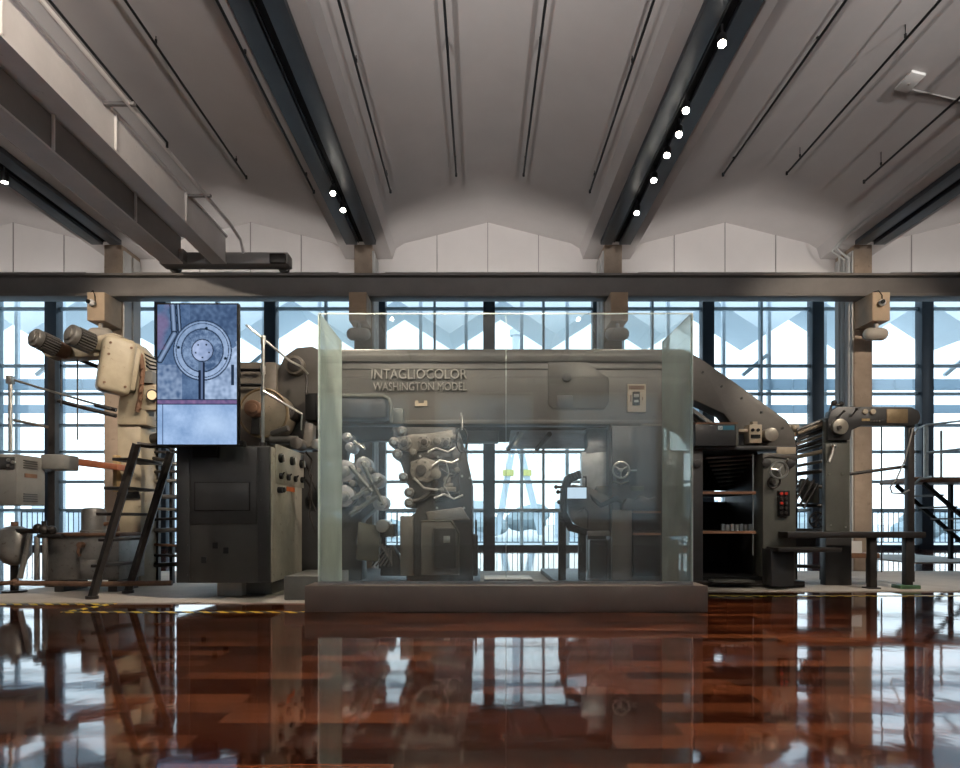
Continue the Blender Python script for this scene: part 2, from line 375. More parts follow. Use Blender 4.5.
def tag(o, label, cat, group=None):
    o['label'] = label; o['category'] = cat
    if group: o['group'] = group
    return o
def thing(name, label, cat, loc, group=None):
    o = bpy.data.objects.new(name, None); COL.objects.link(o)
    o.empty_display_size = 0.2; o.location = Vector(loc)
    return tag(o, label, cat, group)
def solo(mb, name, mat, label, cat, loc, group=None):
    o = mb.build(name, mat); me = o.data
    loc = Vector(loc); me.transform(Matrix.Translation(-loc)); o.location = loc
    return tag(o, label, cat, group)
def struct(mb, name, mat, parent=None):
    o = mb.build(name, mat, parent, smooth=True)
    if not parent: o['kind'] = 'structure'
    return o
def children(o): return [c for c in COL.objects if c.parent == o]
def dup(root, loc, label=None):
    r = root.copy(); COL.objects.link(r); r.location = Vector(loc)
    if label: r['label'] = label
    for ch in children(root):
        c = ch.copy(); COL.objects.link(c); c.parent = r
        for g in children(ch):
            d = g.copy(); COL.objects.link(d); d.parent = c
    return r

# ------------------------------------------------------------------ shell
FLOOD = 4000; UP_R = 100; UP_F = 9  # power of the added floodlights and of the added rear and front uplights
CX0 = 0.16; BAY = 4.91
COLX = [CX0 + BAY*(k+0.5) for k in (-2, -1, 0, 1)]
YG = 13.0; YW = 22.0; YR = -11.0
HX = CX0 + 2.5*BAY

struct(MB().box(-22, 22, YR, YW+0.15, -0.2, 0.0), 'floor', M['floor'])
o = struct(MB().box(X(-60, 7.6), -1.0, 7.65, 12.4, 0.0, 0.012), 'floor_strip_left', M['slab'])
struct(MB().box(-1.0, 9.6, 8.92, 12.4, 0.0, 0.012), 'floor_strip_right', M['slab'])

# folded ceiling, one continuous concrete surface with real thickness
def roof_profile():
    pts = []
    for k in (-2, -1, 0, 1, 2):
        c = CX0 + BAY*k
        pts += [(c-BAY/2, 6.40), (c-1.97, 6.40), (c-1.90, 6.62), (c-1.72, 6.73), (c, 7.16), (c+1.72, 6.73), (c+1.90, 6.62), (c+1.97, 6.40)]
    pts.append((CX0+2.5*BAY, 6.40)); return pts
prof = roof_profile()
struct(MB().prism(prof + [(HX, 7.6), (CX0-2.5*BAY, 7.6)], YR, YG+0.25), 'ceiling', M['ceil'])
# gable wall over the columns
struct(MB().prism([(CX0-2.5*BAY-6, 5.75), (CX0+2.5*BAY+6, 5.75), (CX0+2.5*BAY+6, 9.9), (CX0-2.5*BAY-6, 9.9)], YG+0.25, YG+0.45), 'wall_back', M['gable'])
mb = MB()
for k in (-2, -1, 0, 1, 2):
    c = CX0+BAY*k
    for dx in (-1.05, 0.0, 1.05): mb.box(c+dx-0.008, c+dx+0.008, YG+0.235, YG+0.26, 5.75, 7.16-abs(dx)*0.25)
struct(mb, 'trim_1', M['joint'])
# side walls and the wall behind the camera with its own row of windows
for side, xx in (('left', CX0-2.5*BAY), ('right', HX)):
    s = -1 if side == 'left' else 1
    struct(MB().box(xx, xx+s*0.3, YR, YG+0.25, 0, 7.6), 'wall_'+side, M['wall'])
    struct(MB().box(s*21.7, s*22, YG+0.25, YW+0.15, 0, 9.9), 'wall_aisle_'+side, M['wall'])
    struct(MB().box(xx, s*22, YG+0.0, YG+0.25, 0, 5.2), 'wall_return_'+side, M['wall'])
WB = MB()
WB.box(CX0-2.5*BAY, HX, YR-0.3, YR, 0, 1.0).box(CX0-2.5*BAY, HX, YR-0.3, YR, 5.9, 7.6)
for k in range(6):
    c = CX0-2.5*BAY + BAY*k
    WB.box(c-0.55, c+0.55, YR-0.3, YR, 1.0, 5.9)
struct(WB, 'wall_front', M['wall'])
for k in range(5):
    c = CX0+BAY*(k-2); w = BAY/2-0.55
    f = MB()
    for dx in (-w, -w/3, w/3, w): f.box(c+dx-0.04, c+dx+0.04, YR-0.2, YR-0.1, 1.0, 5.9)
    for z in (1.04, 2.3, 3.5, 4.7, 5.86): f.box(c-w, c+w, YR-0.19, YR-0.11, z-0.04, z+0.04)
    fo = struct(f, 'window_%d' % (k+20), M['frame'])
    MB().box(c-w, c+w, YR-0.16, YR-0.15, 1.0, 5.9).build('glass_pane', M['wglass'], fo)
for k in range(5):  # added blinds, out of view, evening out window light and its reflection
    c = CX0+BAY*(k-2); w = BAY/2-0.5
    t = thing('added_blind', 'added pale blind softening a tall window behind the viewer', 'blind', (c, YR+0.03, 6.0), 'added blinds behind the viewer')
    MB().box(c-w, c+w, YR+0.02, YR+0.024, 0.9, 5.95).build('fabric', M['blind'], t)
    MB().cyl((c-w, YR+0.04, 6.0), (c+w, YR+0.04, 6.0), 0.04, 12).build('roller', M['white'], t)
# aisle roof beyond the gable wall
struct(MB().box(-22, 22, YG+0.45, YW+0.4, 9.7, 9.9), 'ceiling_aisle', M['soffit'])

# columns with corbels
for i, cx in enumerate(COLX):
    c = struct(MB().box(cx-0.175, cx+0.175, 12.56, YG+0.25, 0, 6.41, 0.015), 'column', M['column'])
    if i: c.name = 'column'
    MB().box(cx-0.165, cx+0.165, 12.0, 12.58, 4.74, 5.275, 0.01).build('corbel', M['corbel'], c)
    # thin grey sheets: cooler light on the pier's side put into colour
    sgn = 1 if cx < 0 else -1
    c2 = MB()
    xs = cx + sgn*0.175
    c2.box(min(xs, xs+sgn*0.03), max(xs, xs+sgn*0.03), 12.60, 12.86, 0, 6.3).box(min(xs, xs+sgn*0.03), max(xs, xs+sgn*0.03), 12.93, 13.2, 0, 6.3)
    c2.build('cool_lit_side', M['beamc'], c)

# runway girder on the corbels
g = thing('crane_girder', 'long dark grey steel runway girder spanning the hall on the column brackets', 'girder', (0, 12.3, 5.28))
GX0, GX1 = CX0-2.5*BAY+0.02, HX-0.02
MB().box(GX0, GX1, 12.38, 12.42, 5.33, 5.70).build('web', M['girder'], g)
MB().box(GX0, GX1, 12.22, 12.55, 5.28, 5.335, 0.004).build('bottom_flange', M['girder'], g)
MB().box(GX0, GX1, 12.25, 12.55, 5.69, 5.73, 0.004).build('top_flange', M['girder'], g)
MB().box(GX0, GX1, 12.36, 12.42, 5.73, 5.77).build('crane_rail', M['iron'], g)

g2 = dup(g, (0, -4.9, 5.28), 'long dark grey steel runway girder behind the viewer')
def uplight(cx, Y, lab, grp, power, tilt, lip=1, zb=5.775, lh=0.125):  # added lamp to brighten ceiling and gable
    t = thing('added_uplight', lab, 'light', (cx, Y, zb), grp)
    MB().box(cx-2.0, cx+2.0, Y-0.05, Y+0.05, zb, zb+0.03, 0.004).build('housing', M['craneweb'], t)
    MB().box(cx-2.0, cx+2.0, Y+lip*0.055-0.005, Y+lip*0.055+0.005, zb, zb+lh).build('front_lip', M['craneweb'], t)  # lip keeps the added glow from showing in the glass
    MB().cyl((cx-1.95, Y, zb+0.043), (cx+1.95, Y, zb+0.043), 0.012, 8).build('lit_tube', M['tube'], t)
    ld = bpy.data.lights.new('fill_glow', 'AREA'); ld.shape = 'RECTANGLE'; ld.size = 3.9; ld.size_y = 0.04; ld.energy = power
    ld.color = (1.0, 0.95, 0.90); ld.spread = math.radians(175)
    lo = bpy.data.objects.new('fill_glow', ld); COL.objects.link(lo); lo.parent = t
    lo.location = (0, 0, 0.062); lo.rotation_euler = (math.pi + tilt, 0, 0)
for k in (-2, -1, 0, 1, 2):
    uplight(CX0+BAY*k, -4.8, 'added slim uplight on the girder behind the viewer, brightening the ceiling', 'added uplights on the rear girder', UP_R, -0.75)
    uplight(CX0+BAY*k, 12.495, 'added slim uplight hidden on top of the runway girder, brightening the gable', 'added uplights on the front girder', UP_F, -0.75, -1, 5.732, 0.085)

# overhead travelling crane (two girders and an end carriage)
cr = thing('overhead_crane', 'grey twin girder travelling crane bridge resting on the runway girder', 'crane', (-5.35, 12.4, 5.775))
def ibeam(mb_web, mb_fl, xa, xb, y0, y1, z0, z1, tw=0.06):
    xm = (xa+xb)/2
    mb_web.box(xm-tw, xm+tw, y0, y1, z0+0.02, z1-0.02)
    mb_fl.box(xa, xb, y0, y1, z0, z0+0.03).box(xa, xb, y0, y1, z1-0.03, z1)
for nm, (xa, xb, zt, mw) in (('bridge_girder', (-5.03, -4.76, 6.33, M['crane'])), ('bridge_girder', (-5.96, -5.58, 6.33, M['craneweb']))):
    fl = MB(); wb = MB()
    if xa > -5.5: wb.box(xa+0.005, xb-0.01, -9.0, 12.0, 5.83, zt-0.02)
    else: wb.box(xa+0.2, xb-0.03, -9.0, 12.0, 5.83, zt-0.02)
    fl.box(xa, xb+0.01, -9.0, 12.0, 5.80, 5.83).box(xa, xb+0.03, -9.0, 12.0, zt-0.03, zt)
    g1 = wb.build(nm, mw, cr); fl.build('flange', M['crane'], g1)
    st = MB()
    for yy in range(0, 12, 2): st.box(xb-0.012, xb+0.02, yy+0.35, yy+0.38, 5.83, zt-0.03)
    each(st, 'stiffener', M['crane'], g1)
MB().box(-6.05, -3.62, 12.05, 12.36, 5.83, 6.05, 0.02).build('end_carriage', M['craneweb'], cr)
b = MB()
for xx in (-6.0, -3.95): b.box(xx, xx+0.30, 11.98, 12.06, 5.82, 6.0, 0.02)
each(b, 'buffer', M['iron'], cr)
for xx in (-5.9, -3.8):
    MB().cyl((xx, 12.34, 5.865), (xx, 12.46, 5.865), 0.095, 20).build('wheel', M['iron'], cr)
MB().tube([(-4.46, -6, 6.28), (-4.46, 11.4, 6.28), (-4.46, 11.9, 6.22), (-4.46, 12.1, 6.0)], 0.028).build('cable_pipe', M['crane'], cr)
MB().tube([(-4.40, -6, 6.31), (-4.40, 9.0, 6.31), (-4.40, 9.0, 6.24)], 0.018).build('festoon_rail', M['rail'], cr)
b = MB()
for yy in (3.2, 5.6, 8.1, 10.4): b.box(-4.78, -4.38, yy, yy+0.05, 6.26, 6.30)
each(b, 'pipe_bracket', M['craneweb'], cr)
for xx in (-5.02, -5.66): MB().box(xx-0.12, xx+0.14, 11.9, 12.1, 5.84, 6.05, 0.01).build('seat_plate', M['craneweb'], cr)

# lighting channels under the beams
names = ['leftmost dark steel lighting channel under the beam behind the crane', 'dark steel lighting channel carrying two lit spotlights',
         'dark steel lighting channel carrying a row of six lit spotlights', 'dark steel lighting channel above the column with conduits']
for cx, lab in zip(COLX, names):
    t = thing('lighting_channel', lab, 'lighting channel', (cx, 12.3, 6.40), 'lighting channels under the ceiling beams')
    MB().box(cx-0.29, cx-0.07, -8, 12.35, 6.31, 6.395, 0.004).build('side_plate', M['channel'], t)
    MB().box(cx+0.07, cx+0.29, -8, 12.35, 6.31, 6.395, 0.004).build('side_plate', M['channel'], t)
    MB().box(cx-0.07, cx+0.07, -8, 12.35, 6.37, 6.395).build('slot', M['slot'], t)
    MB().box(cx-0.05, cx-0.03, -8, 12.3, 6.33, 6.37).build('track', M['rail'], t)

# hanging rails under the ceiling
def hrail(x, z, yend, lab):
    t = thing('hanging_rail', lab, 'rail', (x, yend, z), 'slim black rails under the ceiling')
    MB().cyl((x, -8, z), (x, yend, z), 0.017, 8).cyl((x, yend, z-0.025), (x, yend, z+0.03), 0.02, 8).build('bar', M['rail'], t)
    hk = MB()
    rel = min(abs(x-CX0-BAY*k) for k in (-2, -1, 0, 1, 2))
    zc = 7.16 - min(rel, 1.72)*0.25 + 0.005
    for k in range(4):
        yy = yend-0.45-2.6*k
        hk.cyl((x, yy, z), (x, yy, zc), 0.006, 6).cyl((x, yy, z+0.03), (x, yy, z+0.07), 0.016, 8)
    hk.build('hanger', M['rail'], t)
hrail(-1.53, 6.62, 10.95, 'slim black ceiling rail beside the channel with two lit spotlights, in the central bay')
hrail(-0.41, 6.93, 11.0, 'slim black ceiling rail just to the left of the central ridge')
hrail(0.75, 6.93, 11.0, 'slim black ceiling rail just to the right of the central ridge')
hrail(1.88, 6.62, 10.95, 'slim black ceiling rail in the central bay beside the channel of six spotlights')
hrail(4.14, 6.88, 10.9, 'slim black ceiling rail in the bay right of the six spotlights, nearest to them')
hrail(5.25, 6.93, 10.95, 'slim black ceiling rail passing just left of the white emergency light')
hrail(6.36, 6.60, 10.6, 'slim black ceiling rail below the white emergency light, by the conduits')
hrail(-2.70, 6.33, 10.4, 'slim black ceiling rail tight along the left edge of the channel with two spotlights')
hrail(-4.00, 6.86, 10.95, 'slim black ceiling rail between the crane and the channel with two spotlights')

# spotlights
def spotlight(cx, Y, tx, ty, lab, power, tz=0.0, ang=55, z=6.20, grp='spotlights in the lighting channels', col=(1.0, 0.86, 0.70)):
    t = thing('spotlight', lab, 'spotlight', (cx, Y, 6.37), grp)
    c = Vector((cx, Y, z)); d = (Vector((tx, ty, tz)) - c).normalized()
    MB().cyl((cx, Y, 6.37), (cx, Y, z+0.03), 0.014, 8).build('stem', M['rail'], t)
    MB().cyl(c - d*0.07, c + d*0.08, 0.052, 18, bev=0.006).build('housing', M['rail'], t)
    MB().cyl(c + d*0.081, c + d*0.086, 0.042, 18).build('lens', M['lens'], t)
    ld = bpy.data.lights.new('spot_beam', 'SPOT'); ld.energy = power; ld.color = col
    ld.spot_size = math.radians(ang); ld.spot_blend = 0.6; ld.shadow_soft_size = 0.05
    lo = bpy.data.objects.new('spot_beam', ld); COL.objects.link(lo); lo.parent = t
    lo.location = (c + d*0.10) - Vector((cx, Y, 6.37)); lo.rotation_euler = d.to_track_quat('-Z', 'Y').to_euler()
PV = 330
for (px, py, lab) in ((722, 40, 'largest lit ceiling spotlight, nearest in the row of six'), (686, 107, 'second nearest lit spotlight in the row of six, below the largest'),
                      (679, 131, 'third lit spotlight down the row of six on the channel'), (667, 152, 'fourth lit spotlight down the row of six on the channel'),
                      (654, 177, 'fifth lit spotlight down the row of six, next to last'), (637, 210, 'last and lowest lit spotlight in the row of six')):
    Y = FPX*5.2/(520-py); spotlight(X(px, Y), Y, X(px, Y)*0.55, Y-3.4, lab, PV)
for (px, py, lab) in ((333, 190, 'upper of two lit spotlights on the channel left of centre'), (343, 207, 'lower of two lit spotlights on the channel left of centre')):
    Y = FPX*5.2/(520-py); spotlight(X(px, Y), Y, X(px, Y)*0.7, Y-3.4, lab, PV)
spotlight(COLX[0], 9.7, -7.1, 9.5, 'small black spotlight at the far left edge on the leftmost channel', 120)
# added spotlights out of view over the camera, brightening press, crane and columns
k = 0
for cx, Y, tx, ty, tz, pw in ((COLX[2], 4.8, -2.8, 9.0, 1.9, 2000), (COLX[1], 5.4, -5.5, 9.3, 2.7, 800), (COLX[1], 3.6, -3.4, 9.2, 2.9, 200), (COLX[1], 4.6, -0.4, 9.5, 2.7, 560), (COLX[2], 4.2, 1.3, 9.5, 2.7, 500), (COLX[2], 4.8, 4.4, 9.4, 2.4, 270),
                          (COLX[0], 4.2, -6.4, 9.2, 2.4, 420), (COLX[3], 4.8, 5.9, 9.7, 2.0, 850), (COLX[1], 2.6, -4.8, 6.0, 6.05, 800), (COLX[0], 5.6, -5.6, 12.5, 4.0, 800), (COLX[3], 5.6, 7.0, 12.5, 3.8, 1000)):
    spotlight(cx, Y, tx, ty, 'added spotlight on a ceiling channel above the viewer, brightening press', pw, tz, 44, grp='added spotlights above the viewer')

# added pendant floodlights, out of view above the viewer, to brighten the ceiling
for k, cx in enumerate((-7.0, -1.93, 2.15, 7.3)):
    Y0 = 0.3; z0 = 5.38
    t = thing('added_floodlight', 'added hanging floodlight above the viewer, brightening the ceiling', 'light', (cx, Y0, 6.395), 'added ceiling floodlights above the viewer')
    MB().cyl((cx, Y0, 6.41), (cx, Y0, z0+0.05), 0.012, 8).build('stem', M['rail'], t)
    d = (Vector((cx, 9.5, 6.9)) - Vector((cx, Y0, z0))).normalized(); c = Vector((cx, Y0, z0))
    MB().cyl(c-d*0.10, c+d*0.06, 0.06, 24, 0.085).build('reflector', M['rail'], t)
    MB().cyl(c+d*0.062, c+d*0.07, 0.045, 24).build('lens', M['lens'], t)
    ld = bpy.data.lights.new('fill_flood_beam', 'SPOT'); ld.energy = FLOOD; ld.color = (1.0, 0.96, 0.93)
    ld.spot_size = math.radians(112); ld.spot_blend = 0.9; ld.shadow_soft_size = 0.06
    lo = bpy.data.objects.new('fill_flood_beam', ld); COL.objects.link(lo); lo.parent = t
    lo.location = c + d*0.09 - Vector((cx, Y0, 6.395)); lo.rotation_euler = (Vector((0, 0.62, 0.78))).to_track_quat('-Z', 'Y').to_euler()

# emergency light on the ceiling, conduits
t = thing('emergency_light', 'small white emergency light box on the sloping ceiling', 'light', (5.83, 8.75, 6.99))
sl = math.atan(0.25)
MB().box(5.83-0.10, 5.83+0.10, 8.50, 8.86, 6.925, 6.965, 0.012, Matrix.Rotation(sl, 4, 'Y')).build('housing', M['white'], t)
MB().sph((5.83, 8.7, 6.922), 0.014).build('indicator_lamp', M['steel'], t)
MB().tube([(5.93, 8.8, 6.92), (6.2, 8.8, 6.86), (6.7, 8.8, 6.74), (7.0, 8.8, 6.60)], 0.012).build('conduit', M['craneweb'], t)
b = thing('conduit_bundle', 'grey electrical conduits climbing the column at the right beam', 'conduit', (COLX[3]-0.25, 12.7, 5.8))
for i, dx in enumerate((0.0, 0.11, 0.22)):
    yy = 12.62 + 0.17*i
    MB().tube([(COLX[3]-0.25, yy, 0.02), (COLX[3]-0.25, yy, 6.15+0.05*i), (COLX[3]-0.55, yy-0.1, 6.32+0.02*i), (COLX[3]-0.62, yy-0.6, 6.37), (COLX[3]-0.62, 4.0, 6.37+0.0*i)] if i < 2 else
              [(COLX[3]-0.25, yy, 0.02), (COLX[3]-0.25, yy, 6.38)], 0.022).build('conduit_pipe', M['beamc'], b)

# speakers and cameras on the corbels
sp_lab = ['cream pill shaped loudspeaker under the bracket of the leftmost column', 'cream pill shaped loudspeaker behind the glass, left of the press lettering top',
          'cream pill shaped loudspeaker behind the glass near its right end', 'cream pill shaped loudspeaker under the bracket of the rightmost column']
for cx, lab in zip(COLX, sp_lab):
    t = thing('loudspeaker', lab, 'loudspeaker', (cx, 12.15, 4.68), 'pill loudspeakers under the column brackets')
    MB().cyl((cx-0.12, 12.16, 4.53), (cx+0.10, 12.16, 4.53), 0.12, 20).sph((cx-0.12, 12.16, 4.53), 0.12).sph((cx+0.10, 12.16, 4.53), 0.12).build('shell', M['pill'], t)
    MB().box(cx-0.03, cx+0.03, 12.13, 12.19, 4.63, 4.745).build('bracket', M['pill'], t)
for cx, lab in ((COLX[0], 'small white camera on the front of the leftmost column bracket'), (COLX[3], 'small white camera on the front of the rightmost column bracket')):
    t = thing('security_camera', lab, 'camera', (cx, 12.0, 5.1), 'security cameras on column brackets')
    MB().cyl((cx-0.03, 12.0, 5.06), (cx-0.03, 11.94, 5.06), 0.035, 16).sph((cx-0.03, 11.92, 5.05), 0.062).build('housing', M['white'], t)
    MB().cyl((cx-0.045, 11.90, 5.055), (cx-0.06, 11.845, 5.05), 0.038, 16).build('lens', M['black'], t)
    MB().tube([(cx, 11.98, 5.1), (cx, 11.97, 5.2), (cx-0.05, 12.0, 5.30), (cx-0.12, 12.05, 5.29)], 0.008, 6).build('cable', M['black'], t)

# ------------------------------------------------------------------ glazed wall
WX0 = X(489, YW); WSP = 108.5*YW/FPX
trans = [8.25, 6.29, 5.33, 4.25, 3.34, 2.31, 1.34]
n = 1
ks = list(range(-5, 5))
for k in ks:
    xa = WX0 + WSP*k; xb = xa + WSP
    f = MB()
    f.box(xa-0.20, xa+0.20, YW-0.25, YW+0.12, 0, 9.7, 0.01)                 # heavy post
    f.box(xa+0.2, xb-0.2, YW-0.1, YW+0.1, 0.0, 0.14)
    w = struct(f, 'window_%d' % n, M['frame']); n += 1
    f = MB()
    for z in trans: f.box(xa+0.2, xb-0.2, YW-0.06, YW+0.06, z-0.05, z+0.05)
    f.box(xa+WSP/2-0.04, xa+WSP/2+0.04, YW-0.12, YW+0.08, 0.1, 9.7)
    f.build('glazing_bars', M['bars'], w)
    MB().box(xa+0.2, xb-0.2, YW-0.008, YW+0.008, 0.14, 9.7).build('glass_pane', M['wglass'], w)
f = MB().box(WX0+WSP*5-0.2, WX0+WSP*5+0.2, YW-0.25, YW+0.12, 0, 9.7, 0.01)
struct(f, 'trim_2', M['frame'])

# outside: terrace, sun screen, canopy, railing, river, bridge, far bank
struct(MB().box(-24, 24, YW+0.15, 27.0, -0.3, -0.01), 'ground_terrace', M['deck'])
struct(MB().box(-500, 500, 27.0, 700, -4.2, -4.0), 'ground_river', M['water'])
PLACE = {-5: 'at the left edge', -4: 'behind the beige gear tower', -3: 'behind the video screen', -2: 'behind the left edge of the glass screen',
         -1: 'behind the raised press lettering', 0: 'behind the gap in the press, right of the pylon', 1: 'behind the right printing unit', 2: 'above the sloping press arm',
         3: 'behind the rightmost column', 4: 'at the right edge behind the stairs'}
for k in ks:
    xa = WX0 + WSP*k
    t = thing('sun_screen', 'pale blue steel sun screen outside, ' + PLACE[k], 'sun screen', (xa+WSP/2, 23.6, 0), 'sun screens outside the glazing')
    for z0, z1 in ((5.78, 6.18), (4.93, 5.23)):
        MB().box(xa+0.02, xa+WSP-0.02, 23.5, 23.58, z0, z1).build('louvre', M['frost'], t)
    for fx in (0.33, 0.78): MB().box(xa+WSP*fx-0.06, xa+WSP*fx+0.06, 23.6, 23.75, -0.01, 9.6).build('post', M['frame2'], t)
    MB().tube([(xa+WSP*0.52, 23.66, 6.35), (xa+WSP*0.76, 23.66, 7.1)], 0.09, 4).build('brace', M['frame2'], t)
cn = []
PER = 4.2
for k in range(-6, 7):
    c = 0.9 + PER*k
    cn += [(c-PER/2, 8.4), (c, 9.75)]
cn.append((0.9+PER*6.5, 8.4))
canopy = MB().prism(cn + [(cn[-1][0], 10.4), (cn[0][0], 10.4)], 25.4, 28.0)
solo(canopy, 'terrace_canopy', M['soffit'], 'pale folded zigzag canopy roof outside above the terrace', 'canopy', (0, 26, 8.4))
rsec = None
for k in ks:
    xa = WX0+WSP*k+0.1
    if rsec is None:
        t = thing('terrace_railing', 'dark terrace railing section ' + PLACE[k], 'railing', (xa, 25.4, -0.01), 'terrace railing sections')
        MB().box(xa, xa+WSP-0.02, 25.37, 25.43, 1.30, 1.36).build('top_rail', M['frame'], t)
        MB().box(xa, xa+WSP-0.02, 25.38, 25.42, 0.10, 0.14).build('bottom_rail', M['frame'], t)
        MB().box(xa, xa+0.06, 25.37, 25.43, -0.01, 1.3).build('post', M['frame'], t)
        b0 = MB().box(xa+0.25, xa+0.275, 25.39, 25.415, 0.14, 1.30).build('baluster', M['frame'], t)
        for q in range(1, 17):
            bb = b0.copy(); COL.objects.link(bb); bb.location = b0.location + Vector((0.205*q, 0, 0))
        rsec = t
    else:
        dup(rsec, (xa, 25.4, -0.01), 'dark terrace railing section ' + PLACE[k])
# bridge pylon
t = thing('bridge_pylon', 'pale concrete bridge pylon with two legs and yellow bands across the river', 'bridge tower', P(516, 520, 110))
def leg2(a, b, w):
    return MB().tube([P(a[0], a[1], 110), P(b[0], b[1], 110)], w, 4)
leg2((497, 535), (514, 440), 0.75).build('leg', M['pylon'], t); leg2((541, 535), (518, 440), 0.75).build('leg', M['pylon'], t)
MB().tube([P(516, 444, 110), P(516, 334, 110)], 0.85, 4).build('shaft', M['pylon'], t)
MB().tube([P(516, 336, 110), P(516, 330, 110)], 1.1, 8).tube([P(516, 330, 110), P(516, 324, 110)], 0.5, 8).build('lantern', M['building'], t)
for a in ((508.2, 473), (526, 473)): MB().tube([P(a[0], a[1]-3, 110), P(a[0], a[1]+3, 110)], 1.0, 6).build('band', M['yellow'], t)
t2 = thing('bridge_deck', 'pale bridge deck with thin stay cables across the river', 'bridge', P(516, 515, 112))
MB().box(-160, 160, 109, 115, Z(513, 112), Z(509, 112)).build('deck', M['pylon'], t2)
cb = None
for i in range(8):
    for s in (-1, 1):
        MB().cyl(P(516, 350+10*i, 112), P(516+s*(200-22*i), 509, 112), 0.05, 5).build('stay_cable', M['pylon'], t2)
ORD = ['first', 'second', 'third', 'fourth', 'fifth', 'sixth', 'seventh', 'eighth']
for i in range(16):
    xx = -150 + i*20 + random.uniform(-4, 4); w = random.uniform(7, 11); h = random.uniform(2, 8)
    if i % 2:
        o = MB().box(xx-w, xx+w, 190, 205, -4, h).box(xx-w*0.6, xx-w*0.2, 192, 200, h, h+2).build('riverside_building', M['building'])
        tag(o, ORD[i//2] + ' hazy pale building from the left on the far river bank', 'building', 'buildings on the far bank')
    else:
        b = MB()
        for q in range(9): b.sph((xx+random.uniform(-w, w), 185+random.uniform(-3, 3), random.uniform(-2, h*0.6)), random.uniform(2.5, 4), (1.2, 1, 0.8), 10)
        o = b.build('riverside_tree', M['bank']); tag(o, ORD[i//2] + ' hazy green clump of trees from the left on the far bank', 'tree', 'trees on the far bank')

# ------------------------------------------------------------------ showcase
YP = 6.957; YGf = 7.17; YGb = 8.32
zt = Z(313, YGf); zp = 0.283
xl, xr = X(318, YGf), X(693, YGf)
pl = MB().box(X(304.5, YP), X(708, YP), YP, YP+0.42, 0, zp, 0.006)
solo(pl, 'plinth', M['plinth'], 'long bronze brown metal plinth under the tall glass screen', 'plinth', (0, YP+0.2, 0))
tg = thing('glass_screen', 'tall glass screen enclosing the middle of the press', 'glass screen', (0, YGf, zp))
def pane(x0, x1, y0, y1, z0, z1, nm):
    mb = MB().box(x0, x1, y0, y1, z0, z1)
    o = mb.build(nm, [M['sglass' if nm == 'side_pane' else 'cglass'], M['cedge']], tg)
    d = (x1-x0, y1-y0)
    for p in o.data.polygons:
        nn = p.normal
        if abs(nn.z) > 0.5 or (d[0] > d[1] and abs(nn.x) > 0.5) or (d[0] < d[1] and abs(nn.y) > 0.5): p.material_index = 1
    return o
xm = X(506, YGf)
pane(xl, xm-0.003, YGf, YGf+0.02, zp, zt, 'front_pane'); pane(xm+0.003, xr, YGf, YGf+0.02, zp, zt, 'front_pane')
pane(xl, xl+0.02, YGf+0.024, YGb, zp-0.27, zt, 'side_pane'); pane(xr-0.02, xr, YGf+0.024, YGb, zp-0.27, zt, 'side_pane')
MB().box(xl, xr, YGf-0.004, YGf-0.0005, zt-0.016, zt).build('top_edge_glint', M['cedge'], tg)  # pale strips here paint the bright light gathered in the glass edges
MB().box(xl, xl+0.012, YGf-0.004, YGf-0.0005, zp+0.03, zt-0.016).build('side_edge_glint', M['cedge'], tg)
MB().box(xr-0.012, xr, YGf-0.004, YGf-0.0005, zp+0.03, zt-0.016).build('side_edge_glint', M['cedge'], tg)
MB().box(xm-0.0025, xm+0.0025, YGf-0.003, YGf-0.0005, zp+0.03, zt-0.016).build('pane_joint', M['cedge'], tg)
MB().box(xl, xr, YGf-0.008, YGf-0.001, zp+0.001, zp+0.03).build('base_channel', M['steel'], tg)

# low pale box inside
t = thing('display_box', 'low pale grey box on the floor inside the glass screen', 'box', (X(509, 8.0), 8.1, 0.012))
MB().box(X(484, 8.0), X(533, 8.0), 8.0, 8.5, 0.012, 0.25, 0.01).build('body', M['greybox'], t)
MB().box(X(484.5, 8.0), X(532.5, 8.0), 8.0, 8.5, 0.25, 0.265, 0.004).build('top_board', M['whitelight'], t)

# ------------------------------------------------------------------ press main frame
F = 9.6; B = 11.6
def fr(pts): return [(X(a, F), Z(b, F)) for a, b in pts]
pf = thing('press_frame', 'long dark overhead press frame with raised lettering spanning behind the glass', 'press', (0.6, F, 0.0))
beam = [(277, 448), (277, 372), (284, 356), (296, 347.5), (312, 346), (318, 349), (684, 349), (699, 357), (735, 382), (772, 409), (787, 420), (795, 433), (797, 449), (738, 449), (737, 431), (724, 414), (696, 401), (664, 401), (664, 430), (610, 430), (610, 424), (322, 424), (318, 448)]
def shift(pts, y): return [(X(a, F), Z(b, F)) for a, b in pts]
MB().prism(shift(beam, F), F, F+0.35, 0.025).build('front_frame', M['press'], pf)
MB().prism(shift(beam, F), B, B+0.3, 0.02).build('rear_frame', M['press'], pf)
for yy in (F, B):
    MB().box(X(610, F), X(664, F), yy+0.01, yy+0.30, 0.10, Z(429.5, F), 0.01).build('leg', M['press2'], pf)  # darker colour on the legs stands for weaker light below the beam
b = MB()
for px in (330, 480, 600, 680): b.box(X(px, F)-0.08, X(px, F)+0.08, F+0.35, B, Z(372, F)-0.1, Z(372, F)+0.1)
each(b, 'tie_beam', M['press2'], pf)
